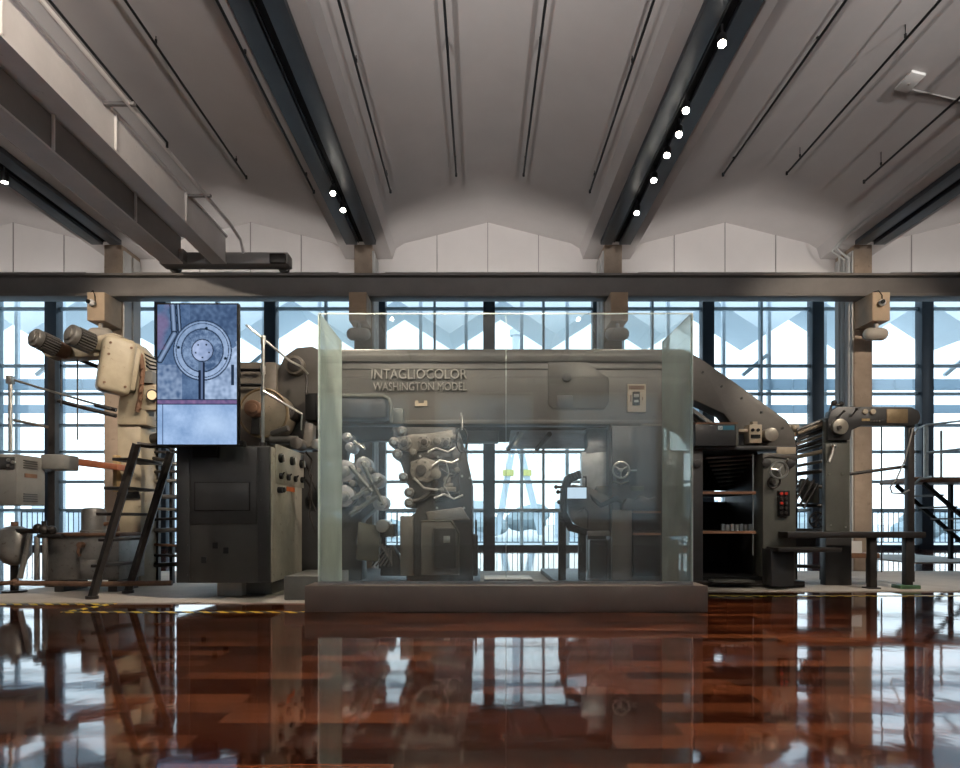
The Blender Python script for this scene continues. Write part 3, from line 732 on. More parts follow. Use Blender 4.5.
# rounded top cap and moulded bands on the beam face
prof2 = [(F-0.05, Z(362, F)), (F-0.075, Z(357, F)), (F-0.06, Z(352.5, F)), (F-0.02, Z(349.6, F)), (F+0.04, Z(349.2, F)), (F+0.04, Z(362, F))]
MB().sweepx(prof2, X(322, F), X(684, F)).build('top_moulding', M['press'], pf)
MB().box(X(322, F), X(664, F), F-0.012, F+0.01, Z(424, F), Z(420, F), 0.003).build('bottom_moulding', M['press'], pf)
MB().box(X(322, F), X(664, F), F-0.02, F+0.01, Z(369.5, F), Z(367.5, F), 0.003).build('band', M['press'], pf)
# access cover
cov = MB().pprism([(551, 352), (575, 352), (600, 372), (609, 378), (609, 402), (604, 409), (553, 409), (548, 404), (548, 357)], F-0.03, 0.04, 0.02).build('access_cover', M['press'], pf)
MB().ycyl(567, 377, F-0.07, 4.5, 0.05, bev=0.006).build('cover_knob', M['press2'], cov)
MB().pb(557, 573, 395, 407, F-0.05, 0.03, 0.006).build('cover_tab', M['press2'], cov)
def text(s, px0, px1, py0, py1, Y, dep, name, mat, parent, bold=0.0, side=None):
    cu = bpy.data.curves.new('txt', 'FONT'); cu.body = s; cu.size = 1.0; cu.extrude = 0.5; cu.offset = bold; cu.resolution_u = 3
    ob = bpy.data.objects.new('txt', cu); COL.objects.link(ob)
    dg = bpy.context.evaluated_depsgraph_get()
    me = bpy.data.meshes.new_from_object(ob.evaluated_get(dg), depsgraph=dg)
    bpy.data.objects.remove(ob)
    xs = [v.co.x for v in me.vertices]; ys = [v.co.y for v in me.vertices]
    sx = (X(px1, Y)-X(px0, Y))/(max(xs)-min(xs)); sy = (Z(py0, Y)-Z(py1, Y))/(max(ys)-min(ys))
    org = world_loc(parent)
    for v in me.vertices:
        x, y, z = v.co
        v.co = Vector((X(px0, Y)+(x-min(xs))*sx, Y - dep*(z+0.5)/1.0, Z(py1, Y)+(y-min(ys))*sy)) - org
    me.materials.clear(); me.materials.append(mat)
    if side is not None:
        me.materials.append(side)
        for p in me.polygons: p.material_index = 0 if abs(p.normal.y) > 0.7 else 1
    me.name = name
    o = bpy.data.objects.new(name, me); COL.objects.link(o); o.parent = parent
    return o
M['letters'] = paint('raised_letter_metal', (0.30, 0.28, 0.25), 0.35, 0.3, var=0.15, scale=6)  # light faces against dark sides: highlight and shadow put into the letter colours
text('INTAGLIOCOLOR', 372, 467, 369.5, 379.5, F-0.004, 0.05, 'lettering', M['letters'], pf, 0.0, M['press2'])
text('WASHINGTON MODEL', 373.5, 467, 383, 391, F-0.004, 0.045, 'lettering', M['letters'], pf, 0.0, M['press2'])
b = MB().pb(415, 418, 400.5, 406, F-0.03, 0.03).pb(424, 427, 400.5, 406, F-0.03, 0.03).pb(418, 424, 403, 406, F-0.025, 0.02)
each(b, 'bracket', M['cream'], pf)
# cream switch plate
sw = MB().pb(627.5, 646, 384, 412, F-0.04, 0.04, 0.006).build('switch_plate', M['cream'], pf)
MB().pb(629, 644.5, 385.5, 389.5, F-0.046, 0.01).build('header', M['rust'], sw)
MB().pb(633, 640, 391.5, 405, F-0.07, 0.035, 0.006).build('switch_body', M['black'], sw)
MB().pb(634, 639, 394, 397, F-0.09, 0.03, 0.003).pb(634.5, 638.5, 400, 402, F-0.085, 0.03).build('toggle', M['steel'], sw)
MB().pb(630, 631.5, 395, 402, F-0.044, 0.006).pb(642, 643, 397, 400, F-0.044, 0.006).build('marking', M['rust'], sw)
# opening behind the sloping arm filled with a slatted delivery
ol = MB()
for i in range(7):
    ol.tube([(X(694+i*6, F)+0.05, F+0.5+0.22*i, Z(404+i*3, F)), (X(694+i*6, F)+0.55, F+0.5+0.22*i, Z(428+i, F))], 0.03, 8)
each(ol, 'roller_rack', M['roller'], pf)
# left overhanging ink tray under the beam
tr = MB().box(X(322, F), X(390, F), F-0.35, F, Z(422, F), Z(397, F), 0.05)
tr = tr.build('ink_tray', M['press2'], pf)
MB().tube([(X(322, F-0.36), F-0.36, Z(396, F-0.36)), (X(383, F-0.36), F-0.36, Z(396, F-0.36)), (X(389, F-0.36), F-0.36, Z(399, F-0.36)), (X(391, F-0.36), F-0.36, Z(406, F-0.36)), (X(391, F-0.36), F-0.36, Z(422, F-0.36))], 0.028, 8).build('tray_rim', M['greypanel'], tr)
MB().pb(392, 403, 408, 424, F-0.12, 0.12, 0.01).build('tray_bracket', M['greypanel'], tr)
# underside cross rollers between frames
b = MB()
for i, px in enumerate((520, 552)):
    b.cyl((X(px, F), F+0.34, Z(431, F)), (X(px-8, F), F+1.2, Z(440, F)), 0.04, 16)
each(b, 'cross_roller', M['roller'], pf)
MB().sweepx([(F+0.36, Z(427, F)), (F+0.36, Z(430, F)), (F+1.2, Z(440, F)), (F+1.22, Z(437, F))], X(512, F), X(607, F)).build('cross_plate', M['sheet'], pf)
MB().box(X(448, F), X(500, F), F+0.6, F+0.9, Z(437, F), Z(425, F), 0.02).build('cross_box', M['cast'], pf)
MB().tube([P(515, 446, F+0.3), P(522, 432, F+0.3)], 0.035, 8).build('hanging_lamp', M['steel'], pf)
for (a, c_, d_, e_) in ((641, 663, 424, 426), (641, 663, 446, 448), (641, 643, 426, 446)):
    MB().pb(a, c_, d_, e_, F-0.03, 0.05, 0.003).build('inspection_frame', M['cast'], pf)
for px in (325, 352, 478, 540, 612, 655):
    MB().ycyl(px, 416, F-0.02, 1.2, 0.03, 10).build('bolt', M['press2'], pf)
for (px, py) in ((703, 372), (722, 386), (742, 398), (762, 412), (783, 428)):
    MB().ycyl(px, py, F-0.02, 1.1, 0.03, 10).build('bolt', M['press2'], pf)
# bed plates
for (a, c_) in ((340, 480), (555, 668), (690, 800)):
    MB().box(X(a, F), X(c_, F), F-0.15, B+0.3, 0.012, 0.10, 0.01).build('bed_plate', M['iron'], pf)

# ------------------------------------------------------------------ printing units behind glass
def bolt_ring(mb, c, R, n, r, dep=0.02):
    for k in range(n):
        a = 2*math.pi*k/n; p = Vector(c)+Vector((R*math.cos(a), 0, R*math.sin(a))); mb.cyl(p, p+Vector((0, -dep, 0)), r, 8)
# centre unit
Fu = F - 0.10
u = thing('printing_unit', 'tall middle printing unit with rollers on its left edge and a framed base panel', 'printing unit', (X(438, F), F, 0.1))
tower = [(392, 427), (458, 427), (466, 452), (472, 480), (473, 582), (406, 582), (406, 520), (416, 512), (416, 505), (409, 488), (403, 470), (396, 450)]
MB().pprism(tower, Fu, 0.5, 0.015).build('side_frame', M['press2'], u)
MB().prism([(X(a, Fu), Z(c_, Fu)) for a, c_ in tower], B-0.5, B-0.1, 0.015).build('side_frame', M['press2'], u)
for (px, py, r) in ((393.5, 442, 5), (397, 454, 5), (403, 477, 4.5), (409, 492.5, 5), (409, 503, 5), (402, 431, 5)):
    rb = MB().ycyl(px, py, Fu-0.08, r, B-Fu-0.1, 20, 0.006).build('roller', M['roller'], u)
    MB().ycyl(px, py, Fu-0.12, r*0.45, 0.05, 12).build('shaft', M['steel'], rb)
for (px, py, r) in ((404, 443, 7.5), (424, 442, 6.5), (421, 470, 11), (446, 443, 6)):
    rb = MB().ycyl(px, py, Fu-0.07, r, 0.08, 26, 0.008).build('bearing_cap', M['cast'], u)
    mb2 = MB().ycyl(px, py, Fu-0.1, r*0.5, 0.04, 18, 0.004); bolt_ring(mb2, P(px, py, Fu-0.07), L(r*0.78, Fu), 6, 0.012); mb2.build('hub', M['iron'], rb)
MB().pprism([(396, 437), (412, 434), (430, 433), (452, 430), (456, 446), (432, 449), (410, 452), (398, 450)], Fu-0.05, 0.05, 0.015).build('bearing_bracket', M['cast'], u)
MB().pprism([(410, 462), (424, 457), (438, 462), (440, 476), (428, 483), (412, 480)], Fu-0.06, 0.06, 0.015).build('bearing_bracket', M['cast'], u)
hw = MB().tube([P(463+5.5*math.cos(a*2*math.pi/20)-1, 440+12*math.sin(a*2*math.pi/20), Fu-0.14) for a in range(20)], 0.014, 8, closed=True).build('hose_loop', M['iron'], u)
MB().tube([P(461, 413, Fu-0.10), P(462, 418, Fu-0.14), P(462, 430, Fu-0.14)], 0.016, 8).build('hook_bar', M['steel'], u)
b = MB()
for (a, c_, x1, y1) in ((436, 463, 458, 460), (430, 495, 460, 492), (436, 500, 444, 488), (440, 468, 455, 475), (450, 478, 458, 470), (436, 488, 452, 490)):
    b.tube([P(a, c_, Fu-0.05), P((a+x1)/2, (c_+y1)/2+2, Fu-0.08), P(x1, y1, Fu-0.05)], 0.012, 6)
each(b, 'pipework', M['roller'], u)
cvr = MB().pprism([(432, 466), (458, 462), (460, 498), (434, 502)], Fu-0.05, 0.05, 0.02).build('side_cover', M['press2'], u)
arc = [P(408+ 28*math.cos(a), 478 + 24*math.sin(a), Fu-0.07) for a in [0.1+0.16*i for i in range(9)]]
MB().tube(arc, 0.035, 8).build('curved_guard', M['iron'], u)
MB().pprism([(426, 512), (462, 507), (470, 520), (428, 521)], Fu-0.04, 0.04, 0.01).build('skirt', M['cast'], u)
pn = MB().pprism([(421, 520), (452, 520), (459, 532), (459, 575), (421, 575)], Fu-0.05, 0.05, 0.012).build('base_panel', M['press'], u)
MB().tube([P(421, 521, Fu-0.055), P(451, 521, Fu-0.055), P(459, 533, Fu-0.055), P(459, 575, Fu-0.055)], 0.012, 6).build('panel_rim', M['greypanel'], pn)
MB().pb(434, 456, 528, 568, Fu-0.11, 0.06, 0.01).build('switch_box', M['press2'], pn)
MB().pb(443.5, 450, 536, 543, Fu-0.13, 0.03, 0.004).ycyl(446.5, 539.5, Fu-0.14, 1.2, 0.02, 12).build('switch', M['steel'], pn)
MB().pb(400, 413, 516, 576, Fu-0.06, 0.4, 0.01).build('side_box', M['press'], u)
MB().pb(470, 478, 535, 576, Fu+0.02, 0.25, 0.02).ycyl(474, 537, Fu, 3, 0.06).tube([P(476, 560, Fu+0.05), P(476, 520, Fu+0.05)], 0.015).build('pedal_valve', M['iron'], u)
b = MB()
for (px, py) in ((462, 476), (464, 508), (438, 457), (470, 478), (437, 508), (420, 456)): b.ycyl(px, py, Fu-0.02, 1.3, 0.03, 10)
each(b, 'bolt', M['steel'], u)

for (px, py, r_) in ((437, 441, 4), (455, 438, 3.5), (436, 474, 5), (447, 480, 4), (457, 470, 3), (413, 452, 3.5)):
    MB().ycyl(px, py, Fu-0.1, r_, 0.1, 20, 0.006).ycyl(px, py, Fu-0.12, r_*0.45, 0.03, 12).build('pinion', M['cast'], u)
for (pts_, r_) in (([(432, 466), (440, 460), (452, 463), (459, 459)], 0.016), ([(434, 498), (444, 494), (454, 499), (463, 495)], 0.016), ([(428, 452), (436, 448), (448, 452), (456, 447)], 0.014), ([(414, 478), (424, 488), (438, 490)], 0.018), ([(446, 462), (449, 474), (444, 486), (450, 496)], 0.012)):
    MB().tube([P(a, c_, Fu-0.13) for a, c_ in pts_], r_, 8).build('feed_pipe', M['steel'], u)
MB().pb(440, 456, 487, 492, Fu-0.12, 0.12, 0.008).pb(443, 453, 483, 487, Fu-0.1, 0.1, 0.006).build('valve_block', M['cast'], u)

# left unit
u = thing('printing_unit', 'printing unit with stacked pale rollers at the left end inside the glass', 'printing unit', (X(360, F), F, 0.1))
Fl = F-0.05
MB().pprism([(322, 470), (345, 460), (355, 463), (370, 482), (378, 505), (362, 520), (355, 540), (362, 560), (362, 582), (322, 582)], Fl, 0.4, 0.015).build('side_frame', M['press2'], u)
for (px, py, r) in ((345, 471, 11), (344, 496, 11), (330, 483, 11), (363, 464, 7.5), (376, 480, 7.5), (380, 503, 7.5), (366, 492, 6), (350, 447, 5), (347, 437, 5)):
    rb = MB().ycyl(px, py, Fl-0.16, r, 0.35, 26, 0.01).build('roller', M['roller2'], u)
    MB().ycyl(px, py, Fl-0.21, r*0.45, 0.06, 16, 0.004).ycyl(px, py, Fl-0.24, r*0.2, 0.04, 10).build('shaft', M['steel'], rb)
b = MB()
for (a, c_) in (((350, 466), (372, 492)), ((352, 500), (382, 478)), ((350, 515), (378, 496)), ((362, 462), (383, 505))):
    b.tube([P(a[0], a[1], Fl-0.19), P(c_[0], c_[1], Fl-0.19)], 0.035, 6)
each(b, 'link_arm', M['greypanel'], u)
MB().tube([P(354, 441, Fl-0.2), P(365, 449, Fl-0.25)], 0.02, 8).tube([P(365, 449, Fl-0.25), P(363, 444, Fl-0.25)], 0.015, 8).build('lever', M['steel'], u)
MB().pprism([(358, 522), (378, 526), (380, 540), (378, 562), (356, 560)], Fl-0.14, 0.16, 0.02).build('ink_pump', M['greypanel'], u)
MB().ycyl(382, 526, Fl-0.2, 6.5, 0.5, 24, 0.01).build('pump_roller', M['steel'], u)
MB().pb(380, 394, 524, 537, Fl-0.1, 0.3, 0.01).build('pump_box', M['press2'], u)
b = MB()
for i in range(6):
    b.tube([P(376+i*3, 540+i*2, Fl-0.1), P(384+i*1.5, 550+i*3, Fl-0.14), P(372+i*4, 566, Fl-0.1)], 0.013, 6)
each(b, 'pipework', M['roller'], u)
MB().pprism([(380, 570), (384, 556), (392, 545), (400, 560), (404, 576), (380, 576)], Fl-0.05, 0.3, 0.02).build('pump_base', M['iron'], u)
MB().box(X(345, 9.0), X(392, 9.0), 9.0, 9.3, 0.012, 0.06, 0.004).build('drip_tray', M['steel'], u)

for (px, py) in ((358, 471), (370, 470), (369, 499), (352, 483), (356, 509)):
    MB().ycyl(px, py, Fl-0.2, 3.2, 0.2, 18, 0.006).ycyl(px, py, Fl-0.22, 1.4, 0.03, 10).build('pinion', M['cast'], u)
MB().pprism([(353, 474), (362, 470), (374, 490), (380, 497), (374, 503), (362, 492)], Fl-0.14, 0.05, 0.012).build('carrier_plate', M['cast'], u)

# right unit
u = thing('printing_unit', 'dark printing unit with hand wheel and small lit screen at the right inside the glass', 'printing unit', (X(612, F), F, 0.1))
Fr = F-0.12
MB().pb(612, 662, 426, 582, Fr, 0.11, 0.01).build('side_frame', M['press2'], u)
MB().pb(582, 609, 452, 489, F+0.3, 0.2, 0.01).build('ink_duct', M['sheet'], u)
MB().pprism([(586, 428), (608, 428), (608, 452), (583, 456), (588, 446)], F+0.3, 0.3, 0.02).build('ink_hopper', M['roller2'], u)
w = MB().torus(P(621, 470, Fr-0.12), (0, 1, 0), L(8, Fr), 0.016).build('hand_wheel', M['steel'], u)
b = MB().ycyl(621, 470, Fr-0.13, 2, 0.13, 14)
for k in range(3):
    a = 0.5+k*2*math.pi/3; c0 = P(621, 470, Fr-0.12); b.cyl(c0, c0+Vector((L(8, Fr)*math.cos(a), 0, L(8, Fr)*math.sin(a))), 0.01, 8)
b.build('spoke', M['steel'], w)
MB().tube([P(613, 481, Fr-0.03), P(621, 484, Fr-0.05), P(629, 481, Fr-0.03)], 0.012, 6).pb(631, 637, 469.5, 471, Fr-0.03, 0.03).build('handle_bar', M['steel'], u)
MB().pprism([(597, 486), (610, 486), (612, 510), (600, 505), (592, 494)], F+0.1, 0.05, 0.005).build('guard_plate', M['press'], u)
MB().pb(597, 607, 487, 493, F+0.06, 0.05, 0.005).pb(632, 644, 486, 491, Fr-0.03, 0.03, 0.004).build('name_plate', M['greypanel'], u)
MB().pprism([(590, 494), (601, 503), (617, 495), (624, 505), (617, 501), (601, 508), (592, 500)], Fr-0.06, 0.05, 0.004).build('shaped_cam', M['black'], u)
MB().pprism([(622, 505), (627, 498), (635, 500), (642, 495), (650, 499), (656, 496), (661, 504), (661, 510), (622, 510)], Fr-0.12, 0.12, 0.02).build('gear_cluster', M['iron'], u)
MB().pb(612, 632, 510, 580, Fr-0.10, 0.10, 0.01).build('lower_panel', M['press'], u)
for y0, y1 in ((514, 530), (536, 576)): MB().pb(633, 660, y0, y1, Fr-0.04, 0.05, 0.004).build('recess_panel', M['black'], u)
for y0 in (512, 534): MB().pb(633, 661, y0-1, y0+1, Fr-0.08, 0.09).build('shelf_edge', M['brownwood'], u)
MB().pprism([(572, 484), (590, 487), (610, 497), (610, 531), (583, 530), (571, 519), (567, 500)], F+0.06, 0.25, 0.02).build('ink_body', M['press'], u)
# curved black console carrying the screen
cons = MB().pprism([(566, 476), (575, 472), (579, 470), (582, 478), (572, 482), (567, 495), (567, 512), (573, 524), (586, 529), (608, 531), (608, 536), (584, 535), (570, 531), (563, 520), (561, 505), (562, 488)], F-0.02, 0.22, 0.008).build('console_arm', M['black'], u)
b = MB()
for (px, py) in ((556, 487), (558, 492), (559, 502)): b.cyl(P(px, py, F), P(px+6, py, F), 0.02, 10).sph(P(px, py, F), 0.032)
for q in range(4): b.tube([P(569+q*3, 474-q, F), P(571+q*3, 479-q, F)], 0.03, 8)
each(b, 'console_knob', M['iron'], cons)
scr = MB().pb(566.3, 587.5, 486.5, 499.5, F-0.10, 0.05, 0.004).build('screen', M['black'], u)
MB().pb(567.3, 586.5, 487.5, 498.5, F-0.104, 0.006).build('display', M['screen'], scr)
MB().tube([P(583, 477, F-0.05), P(586, 477, F-0.05), P(586, 487, F-0.05)], 0.014, 6).tube([P(579, 512, F-0.05), P(585, 508, F-0.05), P(588, 512, F-0.05), P(588, 528, F-0.05)], 0.014, 6).build('pipework', M['iron'], u)
MB().pb(588, 610, 531, 536, F-0.1, 0.2, 0.004).build('foot_shelf', M['roller'], u)
for px in (559, 579): MB().pb(px, px+7, 530 if px > 570 else 512, 582, F+0.0, 0.12, 0.006).build('leg', M['black'], u)
MB().pb(590, 610, 540, 580, F+0.2, 0.2, 0.01).build('lower_frame', M['press2'], u)
MB().tube([(X(556, 9.3), 9.3, 0.045), (X(612, 9.3), 9.3, 0.045)], 0.03, 6).tube([(X(553, 9.9), 9.9, 0.045), (X(568, 9.0), 9.0, 0.045)], 0.03, 6).build('floor_rail', M['iron'], u)

# ------------------------------------------------------------------ right end : delivery cabinet
D = F - 0.15
u = thing('delivery_cabinet', 'open fronted dark delivery cabinet with brown shelves right of the glass', 'machine cabinet', (X(745, D), D+0.7, 0.1))
MB().box(X(692, D), X(703, D), D, D+1.5, 0.10, Z(449, D), 0.008).build('side_panel', M['press2'], u)
fp = MB().box(X(763, D), X(796, D), D, D+0.35, 0.10, Z(453, D), 0.008).build('front_panel', M['greypanel'], u)
MB().box(X(764, D), X(764, D)+0.06, D+0.35, D+1.5, 0.10, Z(449, D)).build('side_panel', M['press2'], u)
MB().box(X(692, D), X(796, D), D-0.02, D+1.5, Z(450, D), Z(446, D), 0.006).build('top_panel', M['press2'], u)
MB().box(X(703, D), X(764, D), D+1.42, D+1.5, 0.10, Z(499, D)).box(X(703, D), X(764, D), D+1.42, D+1.5, Z(486, D)+0.0, Z(450, D)).build('back_panel', M['black'], u)
MB().box(X(703, D), X(764, D), D+0.02, D+1.5, 0.10, 0.16).build('floor_panel', M['black'], u)
for py in (492.5, 532):
    sh = MB().box(X(703, D), X(758, D), D+0.06, D+1.4, Z(py+1.5, D), Z(py-1, D)).build('shelf', M['black'], u)
    MB().box(X(703, D), X(757, D), D+0.035, D+0.06, Z(py+1.6, D), Z(py-1.2, D)).build('shelf_edge', M['brownwood'], sh)
MB().cyl(P(753, 455, D+0.1), P(753, 555, D+0.1), 0.012, 8).build('rod', M['steel'], u)
b = MB()
for i in range(8):
    b.cyl(P(706+i*2, 458+4*i, D+0.25+0.12*i), P(752-i, 455+4*i, D+0.25+0.12*i), 0.018, 8)
each(b, 'sheet_bar', M['steel'], u)
b = MB()
for i in range(7): b.pb(722+i*4.5, 725+i*4.5, 524+0.6*(i % 2), 531, D+0.25, 0.05)
each(b, 'gripper', M['steel'], u)
MB().box(X(708, D), X(748, D), D-0.25, D-0.02, 0.10, 0.13, 0.003).build('foot_board', M['greypanel'], u)
MB().ycyl(698, 463.5, D-0.04, 4, 0.05, 20, 0.005).build('boss', M['press2'], u)
MB().ycyl(767, 463, D-0.05, 4.5, 0.06, 20, 0.005).build('boss', M['press2'], u)
MB().ycyl(791.5, 463.5, D-0.05, 4, 0.06, 20, 0.005).build('boss', M['press2'], u)
w = MB().torus(P(779, 470, D-0.16), (0.15, 1, 0.1), L(8, D), 0.016).build('hand_wheel', M['steel'], u)
b = MB().cyl(P(779, 470, D-0.17), P(779, 470, D), 0.025, 12)
for k in range(3):
    a = 0.9+k*2*math.pi/3; c0 = P(779, 470, D-0.16); b.cyl(c0, c0+Vector((L(8, D)*math.cos(a), 0, L(8, D)*math.sin(a))), 0.011, 8)
b.cyl(P(786, 463, D-0.17), P(788, 459, D-0.24), 0.015, 10)
b.build('spoke', M['steel'], w)
w = MB().torus(P(774, 482, D-0.1), (0, 1, 0.3), L(6, D), 0.016).ycyl(774, 482, D-0.12, 2.2, 0.12, 14).build('adjusting_wheel', M['iron'], u)
bp = MB().pb(779, 790, 490.5, 516, D-0.06, 0.06, 0.008).build('button_panel', M['black'], u)
b = MB(); b2 = MB()
for i in range(5):
    for j in range(2):
        (b if (i, j) in ((0, 0), (0, 1), (2, 0)) else b2).ycyl(782+j*4.6, 493.5+i*4.8, D-0.085, 1.5, 0.03, 12)
each(b, 'red_button', M['redbtn'], bp); each(b2, 'black_button', M['iron'], bp)
MB().pprism([(763, 455), (775, 453), (796, 455), (796, 460), (770, 456.5), (763, 459)], D-0.02, 0.03, 0.004).build('trim_strip', M['press'], u)
# instrument boxes on the arm
c = MB().pb(695.5, 738, 423.5, 446, D-0.12, 0.14, 0.008).build('control_drawer', M['press2'], u)
MB().pb(696, 738, 422.3, 424, D-0.13, 0.15).build('drawer_rim', M['rust'], c)
MB().pb(718, 734.5, 425.5, 430, D-0.126, 0.01).build('blue_label', M['bluelabel'], c)
MB().pb(718.3, 722.5, 426, 429.6, D-0.13, 0.01).build('label_mark', M['white'], c)
text('SA', 718.9, 722.0, 426.6, 429.2, D-0.131, 0.003, 'label_letters', M['bluelabel'], c)
MB().pb(736, 738.5, 424, 446, D-0.13, 0.02).build('drawer_edge', M['greypanel'], c)
MB().pb(739, 748, 429, 432, D-0.06, 0.2, 0.004).build('cream_tag', M['cream'], u)
s = MB().pb(749.5, 762, 424.5, 443, D-0.05, 0.2, 0.006).build('switch_box', M['cream'], u)
MB().pb(751, 760.5, 434.5, 438, D-0.062, 0.015).ycyl(753, 430, D-0.07, 1.7, 0.03, 12).ycyl(758.5, 430, D-0.07, 1.7, 0.03, 12).build('switch', M['black'], s)
MB().pb(753, 757.5, 421.5, 424.5, D-0.02, 0.1).build('switch_cap', M['cream'], s)
k_ = MB().ycyl(772, 434.5, D-0.08, 7, 0.22, 28, 0.012).build('round_knob', M['dialm'], u)
MB().pb(777, 796, 447, 454, D-0.025, 0.03, 0.003).build('cream_plate', M['cream'], u)

# ------------------------------------------------------------------ right stand with gauges
u = thing('control_stand', 'grey green upright stand with gauge arm and round dial in front of the right column', 'control stand', (X(838, 9.7), 9.7, 0.012))
Ds = 9.7
MB().box(X(825.5, Ds), X(850, Ds), Ds, Ds+0.10, 0.06, Z(418, Ds), 0.01).build('upright', M['greypanel'], u)
MB().box(X(825, Ds), X(851, Ds), Ds-0.02, Ds+0.14, 0.012, Z(538, Ds), 0.006).build('plinth', M['press2'], u)
arm = MB().pprism([(828, 440), (828, 420), (831, 411), (838, 406.5), (912, 407), (919, 411), (921, 417), (919, 423), (912, 425.5), (862, 425.5), (852, 430), (850, 440)], Ds-0.06, 0.16, 0.012).build('gauge_arm', M['press2'], u)
kn = MB().ycyl(841, 426.5, Ds-0.14, 8, 0.09, 28, 0.012).build('dial', M['dialm'], u)
MB().ycyl(840, 427.5, Ds-0.17, 2, 0.04, 14).build('dial_hub', M['iron'], kn)
for px in (865.8, 873.5):
    gq = MB().ycyl(px, 411.5, Ds-0.09, 2.7, 0.04, 18, 0.004).build('gauge', M['cream'], arm)
MB().pb(862, 866, 418.5, 421, Ds-0.07, 0.02).pb(866.5, 870, 418.5, 421, Ds-0.07, 0.02).build('indicator', M['brass'], arm)
b = MB()
for i in range(4): b.ycyl(872+i*2.6, 421, Ds-0.08, 0.8, 0.03, 10)
each(b, 'push_button', M['steel'], arm)
MB().pb(887, 908, 409, 423, Ds-0.07, 0.02, 0.002).build('brass_plate', M['brass2'], arm)
b = MB().tube([P(838, 417, Ds-0.1), P(844, 411, Ds-0.16)], 0.012).tube([P(851, 417, Ds-0.1), P(857, 409, Ds-0.16)], 0.012).sph(P(844, 411, Ds-0.16), 0.022).sph(P(857, 409, Ds-0.16), 0.022)
each(b, 'lever', M['iron'], arm)
MB().tube([P(830, 411, Ds), P(832, 404, Ds), P(838, 405, Ds), P(842, 403, Ds)], 0.02, 8).sph(P(834, 403, Ds), 0.045).sph(P(841, 404, Ds), 0.04).build('valve', M['iron'], u)
h = MB().tube([P(834, 446, Ds-0.05), P(832, 455, Ds-0.1), P(829, 462, Ds-0.1)], 0.022, 8).sph(P(834, 446, Ds-0.05), 0.04).build('handle', M['steel'], u)
b = MB()
for (px, py) in ((829.5, 474), (842.5, 474), (831, 525), (846, 527)): b.ycyl(px, py, Ds-0.015, 0.9, 0.03, 8)
each(b, 'bolt', M['steel'], u)
MB().box(X(908.5, Ds), X(915, Ds), Ds, Ds+0.1, 0.06, Z(424, Ds), 0.006).build('end_post', M['iron'], u)
MB().tube([P(850, 474, Ds+0.1), P(909, 466, Ds+0.1)], 0.025, 8).build('tie_bar', M['iron'], u)
MB().tube([P(913, 428, Ds-0.03), P(905, 460, Ds-0.05), P(896, 480, Ds-0.05), P(890, 487, Ds-0.05), P(892, 493, Ds-0.05), P(903, 493.5, Ds-0.05), P(909, 490, Ds)], 0.012, 8).build('cable', M['steel'], u)
MB().box(X(886, Ds)-0.008, X(886, Ds)+0.008, Ds+0.1, Ds+0.116, 0.2, Z(426, Ds)).build('chain', M['iron'], u)

# roller gallery between cabinet and stand
u = thing('sheet_rollers', 'bank of worn rollers and rods between the delivery cabinet and control stand', 'roller bank', (X(811, 10.3), 10.3, 0.1))
for i, (py, sl2) in enumerate(((426, -8), (429, -8), (432, -8), (436, -8), (440, -7), (444, -5), (448, -5), (453, -3), (462, -2), (470, 0))):
    MB().tube([P(797, py+4, 9.85+0.05*i), P(828, py+sl2, 9.83+0.05*i)], 0.035 if i % 2 else 0.025, 10).build('roller', M['cream'] if i % 3 == 1 else (M['roller'] if i % 2 == 0 else M['iron']), u)
for px in (794, 822): MB().pb(px, px+3.5, 440, 580, 10.35, 0.08).build('side_post', M['black'], u)
MB().pprism([(803, 478), (819, 484), (819, 503), (806, 503), (799, 490)], 10.2, 0.1, 0.01).build('guard_plate', M['greypanel'], u)
for (a, b_, c_, d_) in ((800, 505, 814, 480), (804, 508, 818, 484), (796, 500, 808, 478)): MB().tube([P(a, b_, 10.1), P(c_, d_, 10.1)], 0.02, 8).build('strut', M['iron'], u)
for py in (486, 505, 530, 566): MB().tube([P(796, py, 10.3), P(826, py+1, 10.3)], 0.03, 8).build('cross_bar', M['iron'], u)
b = MB()
for k in range(7):
    a = 2*math.pi*k/7; b.tube([P(817, 520, 10.2), P(817+7*math.cos(a), 520+9*math.sin(a), 10.2)], 0.012, 6)
b.torus(P(817, 520, 10.2), (0, 1, 0), 0.12, 0.015); b.build('star_wheel', M['iron'], u)
MB().sph(P(794, 428, 10.0), 0.06).box(X(789, 10.0), X(800, 10.0), 10.0, 10.15, Z(436, 10.0), Z(424, 10.0), 0.02).build('cream_valve', M['cream'], u)

# bench
u = thing('step_bench', 'dark metal work bench and step in front of the control stand', 'bench', (X(850, 9.2), 9.2, 0.012))
Db = 9.15
MB().box(X(788, Db), X(926, Db), Db, Db+0.35, Z(538, Db), Z(532, Db), 0.006).build('top', M['iron'], u)
for px in (872.5, 908.5):
    MB().box(X(px, Db), X(px+7, Db), Db+0.05, Db+0.15, 0.03 if px < 900 else 0.06, Z(537, Db), 0.004).build('leg', M['iron'], u)
MB().box(X(901, Db), X(921, Db), Db, Db+0.22, 0.012, 0.065, 0.006).build('foot', M['green'], u)
MB().box(X(870, Db), X(882, Db), Db+0.02, Db+0.2, 0.012, 0.03).build('foot', M['iron'], u)
MB().box(X(787, Db), X(829, Db), Db+0.36, Db+0.39, Z(548, Db), Z(531, Db)).build('back_board', M['cabinet'], u)
MB().box(X(769, Db), X(830, Db), Db-0.3, Db+0.1, Z(551, Db), Z(547, Db), 0.006).build('step', M['iron'], u)
MB().pprism([(771, 549), (794, 549), (794, 586), (772, 586)], Db-0.1, 0.3, 0.008).build('step_leg', M['press2'], u)
t = thing('paper_stack', 'stack of loose printed sheets on a low brown wooden bench behind', 'paper', P(856, 553, 10.0))
b = MB()
